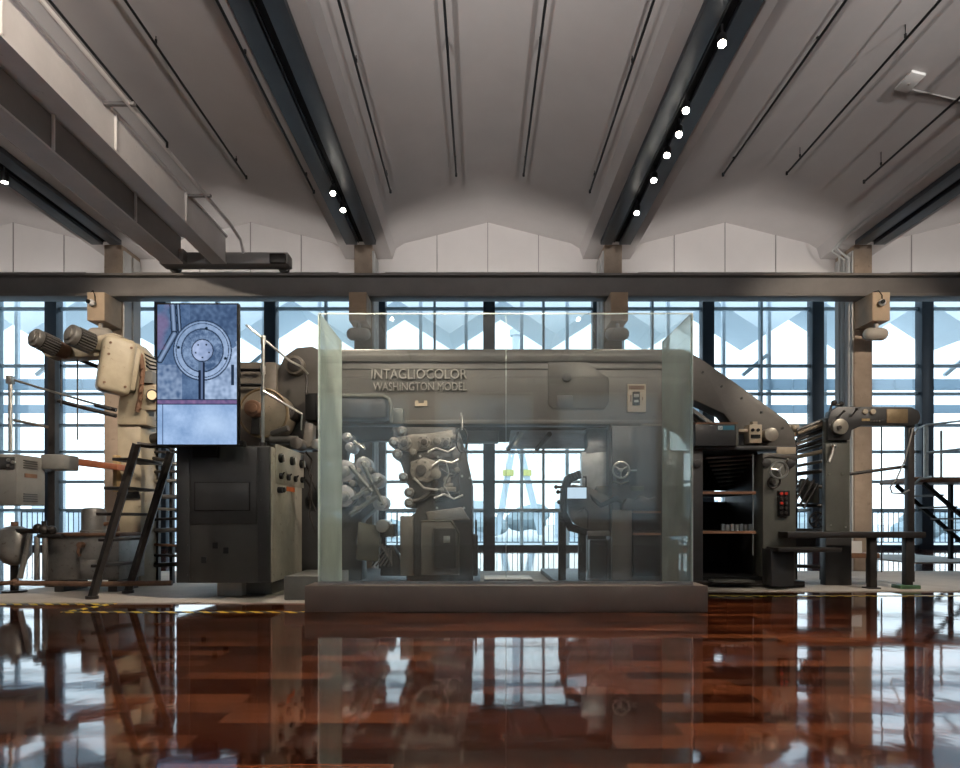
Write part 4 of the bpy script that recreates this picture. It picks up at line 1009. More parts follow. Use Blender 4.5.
for i in range(5): b.box(X(850, 10.0)+0.01*i, X(862, 10.0)+0.01*i, 10.0+0.03*i, 10.04+0.03*i, Z(553, 10.0), Z(541+i, 10.0), 0, Matrix.Rotation(0.15*math.sin(i*2.1), 4, 'Y'))
b.build('sheet', M['white'], t)
t = thing('wooden_bench', 'low brown wooden bench under the dark work bench', 'bench', (X(860, 10.0), 10.0, 0.012))
MB().box(X(845, 10.0), X(878, 10.0), 9.95, 10.4, Z(558, 10.0), Z(553.2, 10.0), 0.006).build('seat', M['brownwood'], t)
for px in (847, 868):
    MB().box(X(px, 10.0), X(px+4, 10.0), 10.0, 10.06, 0.012, Z(557, 10.0)).build('leg', M['iron'], t)

# stairs far right
Ys = 15.0
struct(MB().box(X(912, Ys), X(1010, Ys), 14.9, 18.3, 0.0, 0.02), 'floor_strip_rear', M['slab'])
u = thing('access_stairs', 'steel access stairs with brown platform and handrails at the right edge', 'stairs', (X(945, Ys), Ys, 0.02))
MB().box(X(914, Ys), X(1000, Ys), Ys, Ys+1.3, Z(482, Ys), Z(477, Ys), 0.01).build('platform', M['brownwood'], u)
for yy in (Ys+0.1, Ys+1.1):
    s = MB().tube([(X(927, Ys), yy, Z(483, Ys)), (X(927, Ys)+2.1, yy, 0.05)], 0.06, 4).build('stringer', M['black'], u)
for i in range(5):
    q = (i+1)/6.5
    MB().box(X(927, Ys)+2.1*q-0.12, X(927, Ys)+2.1*q+0.15, Ys+0.1, Ys+1.1, Z(483, Ys)-(Z(483, Ys)-0.05)*q-0.02, Z(483, Ys)-(Z(483, Ys)-0.05)*q+0.02).build('tread', M['iron'], u)
for (px, yy) in ((928, Ys+0.1), (934.5, Ys+0.25), (975, Ys+0.1), (975, Ys+1.1)):
    MB().cyl((X(px, Ys), yy, Z(477, Ys)), (X(px, Ys), yy, Z(424, Ys)), 0.03, 10).build('handrail_post', M['steel'], u)
for py in (424, 452):
    MB().tube([P(926, py+1, Ys+0.1), P(934, py, Ys+0.1), P(960, py-3, Ys+0.1), P(985, py-6, Ys+0.1)], 0.025, 8).build('handrail', M['steel'], u)
MB().tube([P(926, 425, Ys+0.1), P(918, 428, Ys), P(912, 438, Ys), P(911, 443, Ys)], 0.02, 8).tube([P(931, 477, Ys), P(920, 479, Ys-0.1), P(913, 485, Ys-0.1)], 0.03, 8).build('cable', M['steel'], u)
for px in (985,): MB().box(X(px, Ys), X(px, Ys)+0.08, Ys+1.1, Ys+1.2, 0.02, Z(482, Ys)).build('platform_leg', M['black'], u)

# ------------------------------------------------------------------ left : control cabinet, screen
YC = 8.0; YCb = 9.35
xR = X(272, YC); xL = X(176, YC); zb = Z(583, YC); ztp = Z(446, YC)
u = thing('control_cabinet', 'large dark worn control cabinet on a block below the upright video screen', 'cabinet', (X(224, YC), 8.6, 0.2))
MB().box(xL, xR-0.02, YC, YCb, zb, ztp, 0.012).build('body', M['cabfront'], u)
sd = MB().box(xR-0.022, xR, YC+0.012, YCb-0.01, zb+0.01, ztp-0.01, 0.003).build('side_door', M['cabside'], u)
def sideY(px): return xR*FPX/(px-480.0)
def SZ(px, py): return Z(py, sideY(px))
cp = MB().box(xR, xR+0.012, sideY(275), sideY(303), SZ(289, 484)-0.02, SZ(289, 449), 0.002).build('switch_panel', M['cabside'], u)
for (px, py, r) in ((278.6, 458, 0.06), (290, 461, 0.06), (299.5, 464, 0.06)):
    y = sideY(px); z = Z(py, y)
    k1 = MB().cyl((xR+0.012, y, z), (xR+0.05, y, z), r, 18, bev=0.006).build('dial', M['black'], cp)
    MB().box(xR+0.05, xR+0.08, y-0.015, y+0.015, z-0.05, z+0.05, 0.005, Matrix.Rotation(0.4, 4, 'X')).build('dial_handle', M['steel'], k1)
for (px, py) in ((279, 476), (286.5, 477.5), (293.5, 479), (300.2, 480)):
    y = sideY(px); z = Z(py, y); MB().cyl((xR+0.012, y, z), (xR+0.05, y, z), 0.042, 16, bev=0.005).cyl((xR+0.05, y, z+0.02), (xR+0.07, y, z+0.05), 0.01, 8).build('switch', M['black'], cp)
y0, y1 = sideY(286.5), sideY(294.5)
MB().box(xR, xR+0.006, y0, y1, Z(491, y0), Z(486.5, y0)).build('warning_label', M['orange'], u)
y = sideY(278); MB().cyl((xR, y, Z(490, y)), (xR+0.06, y, Z(490, y)), 0.04, 14).cyl((xR, y+0.1, Z(489.5, y)), (xR+0.06, y+0.1, Z(489.5, y)), 0.035, 14).build('push_button', M['black'], u)
# front panels, proud strips and the square vents
fp = MB().box(X(190.5, YC), X(257, YC), YC-0.012, YC+0.01, Z(524, YC), ztp-0.01, 0.003).build('front_door', M['cabinet'], u)
MB().box(X(195, YC), X(250.5, YC), YC-0.022, YC, Z(511, YC), Z(482, YC), 0.003).build('inset_panel', M['black'], fp)
MB().box(X(196, YC), X(249.5, YC), YC-0.026, YC-0.01, Z(510, YC), Z(483, YC), 0.003).build('inset_cover', M['cabinet'], fp)
MB().box(xL+0.01, X(190, YC), YC-0.012, YC+0.01, zb+0.02, ztp-0.02, 0.003).build('edge_strip', M['cabinet'], u)
MB().box(X(258, YC), xR-0.03, YC-0.012, YC+0.01, zb+0.02, ztp-0.02, 0.003).build('edge_strip', M['cabinet'], u)
for (px, py) in ((215.3, 545.5), (226, 550.5), (204, 560)):
    MB().box(X(px-2.6, YC), X(px+2.6, YC), YC-0.006, YC+0.004, Z(py+3, YC), Z(py-3, YC)).build('vent', M['black'], u)
b = MB()
for py in (460, 500, 545, 575):
    for px in (187, 260): b.ycyl(px, py, YC-0.02, 0.7, 0.02, 8)
each(b, 'bolt', M['iron'], u)
t = MB().box(X(217, 8.35), X(242, 8.35), 8.35, 8.75, 0.012, zb, 0.006)
solo(t, 'support_block', M['slab'], 'pale block propping up the dark control cabinet', 'block', (X(230, 8.35), 8.5, 0.012))
t = MB().box(X(243, 8.5), X(272, 8.5), 8.5, 9.2, 0.012, zb, 0.006)
solo(t, 'support_beam', M['greybox'], 'grey beam under the control cabinet right of the pale block', 'block', (X(257, 8.5), 8.8, 0.012))
t = MB().box(X(284, 7.9), xl-0.01, 7.9, 8.9, 0.012, Z(576, 7.9), 0.012)
solo(t, 'stone_step', M['greybox'], 'grey slab step between the cabinet and the glass screen', 'step', (X(300, 7.9), 8.3, 0.012))

# upright video screen (its moving picture is a close view of a machine disc)
YT = 7.75
tv = thing('video_screen', 'large upright lit video screen showing a blue close view of a machine disc', 'screen', (X(197, YT), YT, Z(446, YT)))
Bx = lambda x0, x1, y0, y1: (X(x0, YT), X(x1, YT), Z(y1, YT), Z(y0, YT))
q = Bx(156, 238.5, 303, 446)
MB().box(q[0], q[1], YT, YT+0.07, q[2], q[3], 0.006).build('bezel', M['black'], tv)
def tvcol(u_, v_):      # u_,v_ in photo pixels within the screen
    def mixc(a, b, f): f = max(0, min(1, f)); return tuple(a[i]*(1-f)+b[i]*f for i in range(3))
    from mathutils import noise as N
    n1 = N.noise(Vector((u_*0.06, v_*0.06, 1.3))); n2 = N.noise(Vector((u_*0.25, v_*0.25, 7.1))); n3 = N.noise(Vector((u_*0.7, v_*0.7, 3.7)))
    c = mixc((0.085, 0.145, 0.27), (0.17, 0.26, 0.42), 0.5+n1*0.6+n2*0.4+n3*0.25)
    dx, dy = u_-202.5, v_-350.5
    r = math.hypot(dx, dy*0.97); a = math.atan2(dy, dx)
    if v_ < 399:
        # pipe at the upper left
        for (x0, y0, x1, y1, w) in ((172.5, 303, 174.5, 334, 2.2), (174.5, 334, 160, 360, 2.4), (178.0, 303, 180.0, 332, 1.0)):
            t = max(0, min(1, ((u_-x0)*(x1-x0)+(v_-y0)*(y1-y0))/((x1-x0)**2+(y1-y0)**2)))
            d = math.hypot(u_-x0-(x1-x0)*t, v_-y0-(y1-y0)*t)
            if d < w: c = mixc((0.35, 0.46, 0.66), (0.08, 0.13, 0.22), d/w)
            elif d < w+1: c = (0.025, 0.04, 0.07)
        if v_ > 365 and u_ < 182: c = mixc(c, (0.42, 0.52, 0.70), 0.35+n2*0.5)
        if u_ > 205 and v_ > 372-(u_-205)*0.9+n2*8 and r > 27: c = mixc(c, (0.58, 0.71, 0.93), 0.55+0.4*n2+0.3*n1)
        if u_ < 172 and v_ < 350 and n1 > 0.0: c = mixc(c, (0.30, 0.16, 0.30), min(0.5, n1*1.2))
        if v_ < 335 and u_ > 190: c = mixc(c, (0.06, 0.10, 0.19), 0.45-n2*0.5)
        if r < 29.5:
            ring = 0.5+0.5*math.sin(a*1.0+0.6)
            c = mixc((0.20, 0.30, 0.47), (0.46, 0.58, 0.80), 0.35+0.4*ring+n2*0.35)
        if 28.2 < r < 29.5 or 25.8 < r < 26.6 or 20.2 < r < 21.4: c = (0.05, 0.08, 0.14)
        if r < 20.2: c = mixc((0.09, 0.15, 0.27), (0.30, 0.41, 0.60), 0.40+n1*0.5+n2*0.6+n3*0.4)
        if r < 11: c = mixc((0.22, 0.30, 0.48), (0.52, 0.62, 0.86), 0.55-dx*0.03+n2*0.4)
        if 10.2 < r < 11.2: c = (0.04, 0.06, 0.10)
        for k in range(5):
            b = k*2*math.pi/5+0.3
            if math.hypot(dx-7*math.cos(b), dy-7*math.sin(b)) < 0.9: c = (0.03, 0.05, 0.08)
        for (hx, hy) in ((-24, -3), (23, 8), (4, -22), (-3, 26)):
            if math.hypot(dx-hx, dy-hy) < 1.5: c = (0.015, 0.03, 0.05)
        if 12 < dy < 49 and -4 < dx < 2.6:
            c = (0.02, 0.03, 0.06) if abs(dx+0.5) > 0.9 else (0.16, 0.22, 0.36)
            if -4 < dx < -1.4 and dy < 20: c = mixc((0.2, 0.3, 0.45), c, 0.3)
        if 365 < v_ < 385 and 231 < u_ < 234: c = (0.03, 0.05, 0.09)
    elif v_ < 404.5:
        c = mixc((0.14, 0.12, 0.26), (0.34, 0.22, 0.40), 0.5+n2*0.6) if 400 < v_ < 403.5 else (0.05, 0.06, 0.12)
    else:
        c = mixc((0.28, 0.42, 0.66), (0.46, 0.62, 0.88), 0.5+0.7*n1+0.25*n2+0.15*n3)
        c = mixc(c, (0.60, 0.76, 0.98), max(0, 1-math.hypot((u_-215)/26, (v_-425)/20))*0.6)
        if 162.5 < u_ < 163.4: c = (0.12, 0.19, 0.33)
    return tuple(0.92*max(0.0, x)**1.15 for x in c)
u0, u1, v0, v1 = 157.6, 236.9, 304.6, 444.4
nu, nv = 160, 280
bm = bmesh.new(); vs = []
org = world_loc(tv)
for j in range(nv+1):
    for i in range(nu+1):
        vs.append(bm.verts.new(P(u0+(u1-u0)*i/nu, v0+(v1-v0)*j/nv, YT) + Vector((0, -0.003, 0)) - org))
for j in range(nv):
    for i in range(nu):
        bm.faces.new((vs[j*(nu+1)+i], vs[(j+1)*(nu+1)+i], vs[(j+1)*(nu+1)+i+1], vs[j*(nu+1)+i+1]))
me = bpy.data.meshes.new('display'); bm.to_mesh(me); bm.free()
ca = me.color_attributes.new('picture', 'FLOAT_COLOR', 'POINT')
for j in range(nv+1):
    for i in range(nu+1):
        ca.data[j*(nu+1)+i].color = tvcol(u0+(u1-u0)*i/nu, v0+(v1-v0)*j/nv) + (1,)
m, nt, out = new_mat('video_picture')
e = nt.nodes.new('ShaderNodeEmission'); at = nt.nodes.new('ShaderNodeVertexColor'); at.layer_name = 'picture'
nt.links.new(at.outputs[0], e.inputs['Color']); e.inputs['Strength'].default_value = 1.0
nt.links.new(e.outputs[0], out.inputs['Surface']); M['video'] = m
me.materials.append(m)
o = bpy.data.objects.new('display', me); COL.objects.link(o); o.parent = tv
MB().box(X(185, YT), X(210, YT), YT+0.07, YT+0.26, Z(440, YT), Z(420, YT)).box(X(185, YT), X(210, YT), YT+0.20, YT+0.26, Z(456, YT), Z(420, YT)).build('mounting_bracket', M['black'], tv)
MB().box(X(240, YT+0.1), X(245, YT+0.1), YT+0.02, YT+0.15, Z(446, YT), Z(440, YT), 0.01).build('cable_plug', M['black'], tv)
MB().box(X(237, YT+0.05), X(244, YT+0.05), YT+0.05, YT+0.09, Z(445, YT), Z(441, YT)).build('side_clip', M['black'], tv)

# press end housing behind the cabinet
Fe = 9.55
u = thing('drive_housing', 'dark press end housing with large worn flywheel cover right of the video screen', 'press housing', (X(268, Fe), Fe, 0.1))
MB().pprism([(236, 448), (236, 362), (268, 362), (276, 362), (276, 448)], Fe-0.05, 0.5, 0.02).build('side_plate', M['drive'], u)
MB().pprism([(277, 452), (318, 452), (318, 578), (277, 578)], Fe+0.1, 0.5, 0.02).build('lower_plate', M['press2'], u)
MB().ycyl(294, 364.5, Fe-0.10, 9.5, 0.15, 32, 0.01).build('boss', M['drive'], u)
MB().ycyl(294, 364.5, Fe-0.12, 7, 0.05, 28, 0.008).build('boss_cover', M['iron'], u)
fw = MB().cyl(P(263, 413, 9.1), P(263, 413, 9.1)+Vector((0, 0.45, 0)), L(25, 9.1), 40, bev=0.02).build('flywheel_cover', M['fly'], u)
MB().torus(P(263, 413, 9.1), (0, 1, 0), L(24, 9.1), 0.018, 40).build('cover_rim', M['brass2'], fw)
MB().ycyl(252, 408, 8.92, 8.5, 0.3, 26, 0.015).build('hub', M['rust'], fw)
MB().ycyl(252, 408, 8.90, 5, 0.05, 20, 0.006).build('hub_cap', M['rust'], fw)
MB().pprism([(252, 415), (260, 415), (259, 434), (250, 434)], 9.05, 0.08, 0.01).build('hub_bracket', M['press2'], fw)
MB().ycyl(286, 412, 9.2, 8, 0.4, 24, 0.012).ycyl(286, 412, 9.17, 4.5, 0.05, 20).build('side_drum', M['iron'], u)
MB().tube([P(272, 434, 9.1), P(288, 428, 9.05)], 0.045, 12).tube([P(270, 440, 9.1), P(298, 440, 9.1)], 0.06, 12).build('drum', M['roller'], u)
MB().ycyl(296, 443, 8.95, 6, 0.3, 22, 0.01).build('small_gear', M['press'], u)
MB().tube([P(306, 372, 9.3), P(307, 384, 9.2), P(306, 394, 9.2)], 0.022, 8).build('pipe', M['iron'], u)
MB().pb(305, 318, 393, 420, 9.3, 0.2, 0.01).build('gear_box', M['black'], u)
MB().pprism([(305, 422), (313, 424), (312, 446), (302, 448)], 9.2, 0.2, 0.01).build('cream_bracket', M['cast'], u)
MB().ycyl(316, 444, 9.05, 5, 0.25, 20, 0.008).build('white_drum', M['steel'], u)
b = MB()
for i in range(3):
    b.tube([P(306, 452+14*i, 9.4), P(312, 460+16*i, 9.3), P(309, 474+20*i, 9.3), P(316, 490+22*i, 9.35)], 0.014, 6)
each(b, 'hose', M['iron'], u)
for py in (370, 385): MB().tube([P(238, py, 9.4), P(262, py, 9.4)], 0.025, 8).build('stay_bar', M['black'], u)

# post with rods
u = thing('rod_stand', 'steel pipe post with slanting rods standing on the control cabinet', 'stand', (X(263, 8.15), 8.15, ztp))
Yr = 8.15
MB().cyl((X(263, Yr), Yr, ztp), (X(263, Yr), Yr, Z(336, Yr)), 0.022, 14).build('post', M['steel'], u)
MB().cyl((X(263, Yr), Yr, ztp), (X(263, Yr), Yr, ztp+0.06), 0.045, 14).build('base', M['iron'], u)
for py in (340, 370, 391): MB().cyl((X(263, Yr), Yr, Z(py+4, Yr)), (X(263, Yr), Yr, Z(py-4, Yr)), 0.032, 14).build('clamp', M['steel'], u)
MB().tube([P(246, 325, Yr-0.04), P(256, 333, Yr-0.04), P(290, 361, Yr+0.1), P(302, 367, Yr+0.2), P(308, 374, Yr+0.25)], 0.014, 8).build('rod', M['steel'], u)
MB().tube([P(263, 391, Yr-0.04), P(285, 404, Yr), P(302, 414, Yr+0.1)], 0.014, 8).tube([P(302, 414, Yr+0.1), P(301, 430, Yr+0.1)], 0.012, 8).build('rod', M['steel'], u)
MB().tube([P(241, 370, Yr+0.05), P(262, 370, Yr)], 0.018, 8).tube([P(241, 385, Yr+0.05), P(262, 385, Yr)], 0.016, 8).build('cross_rod', M['black'], u)

# ------------------------------------------------------------------ far left press tower
YL = 9.5
u = thing('gear_tower', 'tall beige machine post with gear housing and two finned motors at far left', 'machine', (X(130, YL), YL, 0.012))
MB().box(X(117, YL), X(141, YL), YL, YL+0.5, 0.012, Z(420, YL), 0.02).build('post', M['beige'], u)
MB().pprism([(116, 425), (118, 400), (126, 372), (124, 350), (132, 340), (143, 352), (146, 380), (146, 425)], YL-0.05, 0.4, 0.03).build('housing_back', M['beige'], u)
hc = P(116, 366, 9.15)
hrot = Matrix.Rotation(math.radians(9), 4, 'Y') @ Matrix.Rotation(math.radians(38), 4, 'Z')
h = MB().box(hc.x-0.21, hc.x+0.21, hc.y-0.17, hc.y+0.17, hc.z-0.40, hc.z+0.40, 0.085, hrot, 4)
h.box(hc.x-0.17, hc.x+0.17, hc.y+0.05, hc.y+0.38, hc.z-0.30, hc.z+0.34, 0.05, hrot)
h = h.build('gear_housing', M['beige'], u)
b = MB()
for (lx, lz) in ((-0.13, 0.28), (-0.13, 0.12), (0.13, -0.28), (0.13, 0.28), (-0.13, -0.28)):
    q0 = hc + hrot.to_3x3() @ Vector((lx, -0.165, lz)); q1 = hc + hrot.to_3x3() @ Vector((lx, -0.19, lz)); b.cyl(q0, q1, 0.017, 10)
each(b, 'bolt', M['rust'], h)
MB().tube([P(133, 346, YL-0.1), P(141, 356, YL-0.1), P(143, 370, YL-0.1), P(140, 400, YL-0.1), P(137, 412, YL-0.1)], 0.035, 8).build('flange', M['rust'], u)
b = MB()
for i in range(6): b.ycyl(141-0.4*i, 368+i*8, YL-0.16, 1.0, 0.05, 8)
each(b, 'flange_bolt', M['rust'], u)
MB().pprism([(90, 340), (98, 335), (112, 332), (122, 336), (114, 343), (101, 350), (94, 350)], YL-0.35, 0.3, 0.03).build('neck', M['beige'], u)
MB().pprism([(40, 351), (50, 352), (66, 345), (100, 345), (100, 356), (56, 358), (46, 357)], YL-0.30, 0.25, 0.02).build('motor_bracket', M['beige'], u)
def motor(a, b_, ya, yb, lenr, nm='motor'):
    p0 = P(a[0], a[1], ya); p1 = P(b_[0], b_[1], yb); d = (p1-p0); n_ = d.normalized()
    mo = MB().cyl(p0+n_*0.10, p1, lenr*0.86, 24).build(nm, M['iron'], u)
    MB().cyl(p0+n_*0.03, p0+n_*0.12, lenr*0.98, 24, bev=0.02).cyl(p0, p0+n_*0.04, lenr*0.6, 20, bev=0.01).build('end_cap', M['tank'], mo)
    fb = MB(); uu = n_.orthogonal().normalized(); vv = n_.cross(uu)
    rot = Matrix((uu, vv, n_)).transposed().to_4x4()
    L_ = d.length-0.14
    for k in range(22):
        aa = 2*math.pi*k/22; c_ = p0+n_*(0.13+L_/2) + (uu*math.cos(aa)+vv*math.sin(aa))*lenr*0.92
        rr = rot @ Matrix.Rotation(aa, 4, 'Z')
        fb.box(c_.x-lenr*0.09, c_.x+lenr*0.09, c_.y-0.006, c_.y+0.006, c_.z-L_/2, c_.z+L_/2, 0, rr)
    fb.build('cooling_fin', M['tank'], mo)
motor((31, 336), (56, 347.5), YL-0.75, YL-0.45, 0.135)
motor((67, 333), (92, 344), YL-0.75, YL-0.45, 0.15)
MB().cyl(P(55, 347, YL-0.46), P(67, 352, YL-0.3), 0.11, 20, bev=0.02).build('motor_coupling', M['rust'], u)
MB().box(X(50, YL), X(57, YL), YL-0.05, YL+0.05, 0.012, Z(353, YL)).build('support_post', M['iron'], u)
MB().pb(141.5, 152, 371, 383, YL-0.1, 0.2, 0.01).build('junction_box', M['greybox'], u)
MB().pb(140, 156, 384, 410, YL-0.06, 0.15, 0.01).build('side_plate', M['beige'], u)
lm = MB().ycyl(151.5, 395, YL-0.14, 6, 0.09, 22, 0.01).build('round_lamp', M['iron'], u)
MB().ycyl(151.5, 395, YL-0.15, 4.7, 0.02, 22, 0.006).build('lamp_glass', M['bulb'], lm)
b = MB()
for i in range(4): b.tube([P(141, 352+3*i, YL), P(150, 357+4*i, YL), P(160, 361+3*i, YL)], 0.012, 6)
b.build('cable', M['black'], u)
for px in (61, 77.5):
    MB().tube([P(px, 357, YL-0.15), P(px, 406 if px < 70 else 440, YL-0.15)], 0.010, 6).build('chain', M['iron'], u)
for (a, c_) in (((58, 401), (116, 416)), ((78, 359), (98, 367)), ((95, 405), (116, 410))): MB().tube([P(a[0], a[1], YL), P(c_[0], c_[1], YL)], 0.03, 8).build('rod', M['iron'], u)
MB().pb(112.5, 117, 455, 492, YL-0.1, 0.3, 0.01).build('edge_bracket', M['brass'], u)
MB().pb(117, 139, 490, 498, YL-0.03, 0.03).build('slot', M['black'], u)

# railing of thin steel rails far left
u = thing('pipe_railing', 'thin steel pipe railing above the grey control box at far left', 'railing', (X(10, 8.9), 8.9, 1.9))
MB().cyl(P(10.5, 378, 8.9), P(10.5, 452, 8.9), 0.028, 10).box(X(7.5, 8.9), X(13, 8.9), 8.86, 8.94, Z(384, 8.9), Z(376, 8.9), 0.006).build('post', M['steel'], u)
MB().tube([P(11, 379, 8.9), P(50, 391, 9.3), P(116, 410, 9.5)], 0.016, 8).build('top_rail', M['steel'], u)
MB().tube([P(8, 419, 8.9), P(48, 427, 9.3)], 0.020, 8).build('mid_rail', M['steel'], u)

# grey control box on a stand
YX = 7.85
u = thing('control_box', 'grey wall mounted style control box with louvres and two buttons at left edge', 'control box', (X(16, YX)-0.3, YX+0.25, 0.6))
xr2 = X(16.5, YX)
u['label'] = 'grey control box with louvred side and two buttons at the left edge'
bd = MB().box(xr2-0.7, xr2, YX, YX+0.52, Z(505, YX), Z(454, YX), 0.012).build('body', M['greybox'], u)
b = MB()
for i in range(4):
    for base in (460, 494): b.box(xr2-0.002, xr2+0.01, YX+0.12, YX+0.36, Z(base+i*2.4, YX), Z(base+i*2.4-0.9, YX))
each(b, 'louvre', M['press2'], bd)
MB().box(xr2, xr2+0.006, YX+0.14, YX+0.36, Z(476.5, YX), Z(472.5, YX)).build('orange_tag', M['rust'], bd)
pn = MB().box(xr2-0.45, xr2-0.02, YX-0.012, YX, Z(469, YX), Z(457, YX), 0.003).build('button_panel', M['press2'], bd)
for (px, py) in ((7.5, 460), (7.5, 465.5), (12, 462)): MB().ycyl(px, py, YX-0.04, 1.5, 0.04, 12).build('button', M['steel'], pn)
MB().box(xr2-0.02, X(46, 8.37)+0.28, 8.30, 8.62, Z(470, 8.4), Z(455, 8.4), 0.02).build('side_arm', M['greybox'], u)
MB().tube([(X(46, 8.37)+0.2, 8.5, Z(462, 8.4)), (X(50, 9.5)-0.02, 9.46, Z(462, 8.4))], 0.06, 10).build('support_arm', M['greybox'], u)

t = MB().pprism([(66, 457), (90, 460), (117, 464), (117, 470), (90, 467), (66, 464)], 9.0, 0.4, 0.01)
solo(t, 'wooden_bar', M['redwood'], 'reddish brown wooden bar reaching from control box to beige machine post', 'bar', P(90, 462, 9.2))

# tank, tub and pump at floor level
u = thing('fluid_tub', 'long grey metal fluid tub with pipes standing on the floor at left', 'tub', (X(82, 8.8), 8.8, 0.012))
YB = 8.75
MB().box(X(47, YB), X(119, YB), YB, YB+0.68, Z(580, YB), Z(535, YB), 0.02).build('body', M['tank'], u)
MB().box(X(45, YB), X(121, YB), YB-0.03, YB+0.71, Z(536, YB), Z(533, YB), 0.006).build('rim', M['rust'], u)
for px in (52, 106): MB().box(X(px, YB), X(px+9, YB), YB+0.05, YB+0.6, 0.012, Z(580, YB)+0.01).build('foot', M['iron'], u)
v = MB().ycyl(79, 545, YB-0.08, 3, 0.1, 14, 0.004).tube([P(79, 545, YB-0.06), P(78, 552, YB-0.06), P(80, 556, YB-0.06)], 0.02, 8).build('valve', M['rust'], u)
MB().tube([P(15, 583, YB-0.2), P(100, 584, YB-0.2), P(172, 583, YB-0.15)], 0.035, 10).build('floor_pipe', M['rust'], u)
for i, (a, b_) in enumerate((((30, 534), (20, 578)), ((37, 536), (37, 580)), ((45, 538), (45, 580)))): MB().tube([P(a[0], a[1], YB-0.12), P(b_[0], b_[1], YB-0.12)], 0.035, 10).build('pipe', M['tank'], u)
MB().tube([P(15, 531, YB-0.1), P(55, 531, YB-0.1)], 0.035, 10).tube([P(38, 536, YB-0.12), P(62, 536, YB-0.12)], 0.03, 10).sph(P(44, 530, YB-0.1), 0.07).sph(P(38, 528, YB-0.1), 0.06).sph(P(52, 530, YB-0.1), 0.06).cyl(P(44, 528, YB-0.1), P(44, 521, YB-0.1), 0.03).build('valve_manifold', M['iron'], u)
MB().pb(80, 97, 560, 580, YB-0.06, 0.1, 0.01).build('side_bracket', M['tank'], u)
t = thing('pressure_tank', 'rounded grey pressure tank on legs at the left edge', 'tank', (X(14, 8.6), 8.6, 0.012))
c_ = (X(14.5, 8.75), 8.75, 0)
zt0, zt1 = Z(566, 8.75), Z(526, 8.75)
MB().lathe(c_, [(0.03, zt0), (0.13, zt0+0.05), (0.19, zt0+0.14), (0.20, zt0+0.2), (0.20, zt1-0.12), (0.17, zt1-0.05), (0.10, zt1-0.01), (0.04, zt1)]).build('vessel', M['tank'], t)
MB().cyl((c_[0], c_[1], zt1-0.01), (c_[0], c_[1], zt1+0.06), 0.045, 14).build('cap', M['rust'], t)
MB().cyl((c_[0], c_[1], 0.012), (c_[0], c_[1], zt0+0.03), 0.05, 14).cyl((c_[0], c_[1], 0.012), (c_[0], c_[1], 0.04), 0.15, 20).build('pedestal', M['iron'], t)
MB().sph((c_[0]+0.1, c_[1]-0.12, 0.16), 0.05).tube([(c_[0]+0.1, c_[1]-0.12, 0.16), (c_[0]-0.4, c_[1]-0.12, 0.12)], 0.03).build('drain_valve', M['rust'], t)
t = thing('pump_motor', 'grey round pump motor standing on the rim of the fluid tub', 'motor', (X(89.5, 8.95), 9.1, Z(533, 8.75)))
c_ = (X(89.5, 8.95), 9.05, 0); z0 = Z(533, 8.75); z1 = Z(507.5, 8.9)
MB().lathe(c_, [(0.17, z0), (0.17, z0+0.03), (0.155, z0+0.04), (0.155, z1-0.05), (0.13, z1-0.01), (0.05, z1)]).build('casing', M['tank'], t)
MB().tube([(c_[0]+0.15, c_[1], z0+0.12), (c_[0]+0.33, c_[1], z0+0.15), (c_[0]+0.34, c_[1], z0+0.02)], 0.03, 8).build('outlet_pipe', M['rust'], t)

# step ladder
u = thing('step_ladder', 'dark iron step ladder leaning up to the platform left of the cabinet', 'ladder', (X(108, 8.0), 8.3, 0.012))
for (a, b_, yy) in (((92, 599), (137, 444), 8.02), ((128, 593), (171, 452), 8.66)):
    p0 = P(a[0], a[1], yy); p0.z = 0.02; p1 = P(b_[0], b_[1], yy)
    MB().tube([p0, p1], 0.055, 6).build('stringer', M['iron'], u)
    MB().cyl((p0.x, yy, 0.012), (p0.x, yy, 0.05), 0.075, 12).build('foot', M['iron'], u)
for i, py in enumerate((459, 488, 514, 540, 566)):
    x0 = 92 + (599-py)/155*45
    q = MB().box(X(x0, 8.02)-(0.26 if i < 3 else 0.14), X(x0, 8.02)+0.06, 8.02, 8.66, Z(py+1.5, 8.02), Z(py-1.5, 8.02), 0.006).build('tread', M['iron'], u)
MB().tube([P(137, 444, 8.02), P(150, 446, 8.1), P(176, 446, 8.3)], 0.03, 8).build('top_rail', M['iron'], u)

# open rack behind ladder
u = thing('bar_rack', 'open rack of worn bars and rollers between ladder and dark cabinet', 'rack', (X(158, 9.9), 9.9, 0.012))
for px in (143, 157, 171): MB().box(X(px, 10.0), X(px+3, 10.0), 9.95, 10.03, 0.012, Z(440, 10.0)).build('upright', M['iron'], u)
for i, (py, mt) in enumerate(((452, 'iron'), (462, 'steel'), (472, 'iron'), (482, 'steel'), (496, 'roller'), (508, 'steel'), (520, 'iron'), (531, 'roller'), (544, 'brownwood'), (555, 'iron'), (566, 'iron'))):
    MB().tube([P(139, py, 9.9), P(178, py+2*math.sin(i*1.7), 9.9)], 0.035 if i % 3 == 1 else 0.022, 10).build('bar', M[mt], u)
MB().tube([P(143, 447, 9.85), P(160, 442, 9.85), P(172, 450, 9.85), P(165, 460, 9.85), P(150, 458, 9.85)], 0.03, 8).build('hose', M['iron'], u)
MB().tube([P(146, 440, 9.8), P(176, 433, 9.8)], 0.07, 12).build('drum', M['press2'], u)

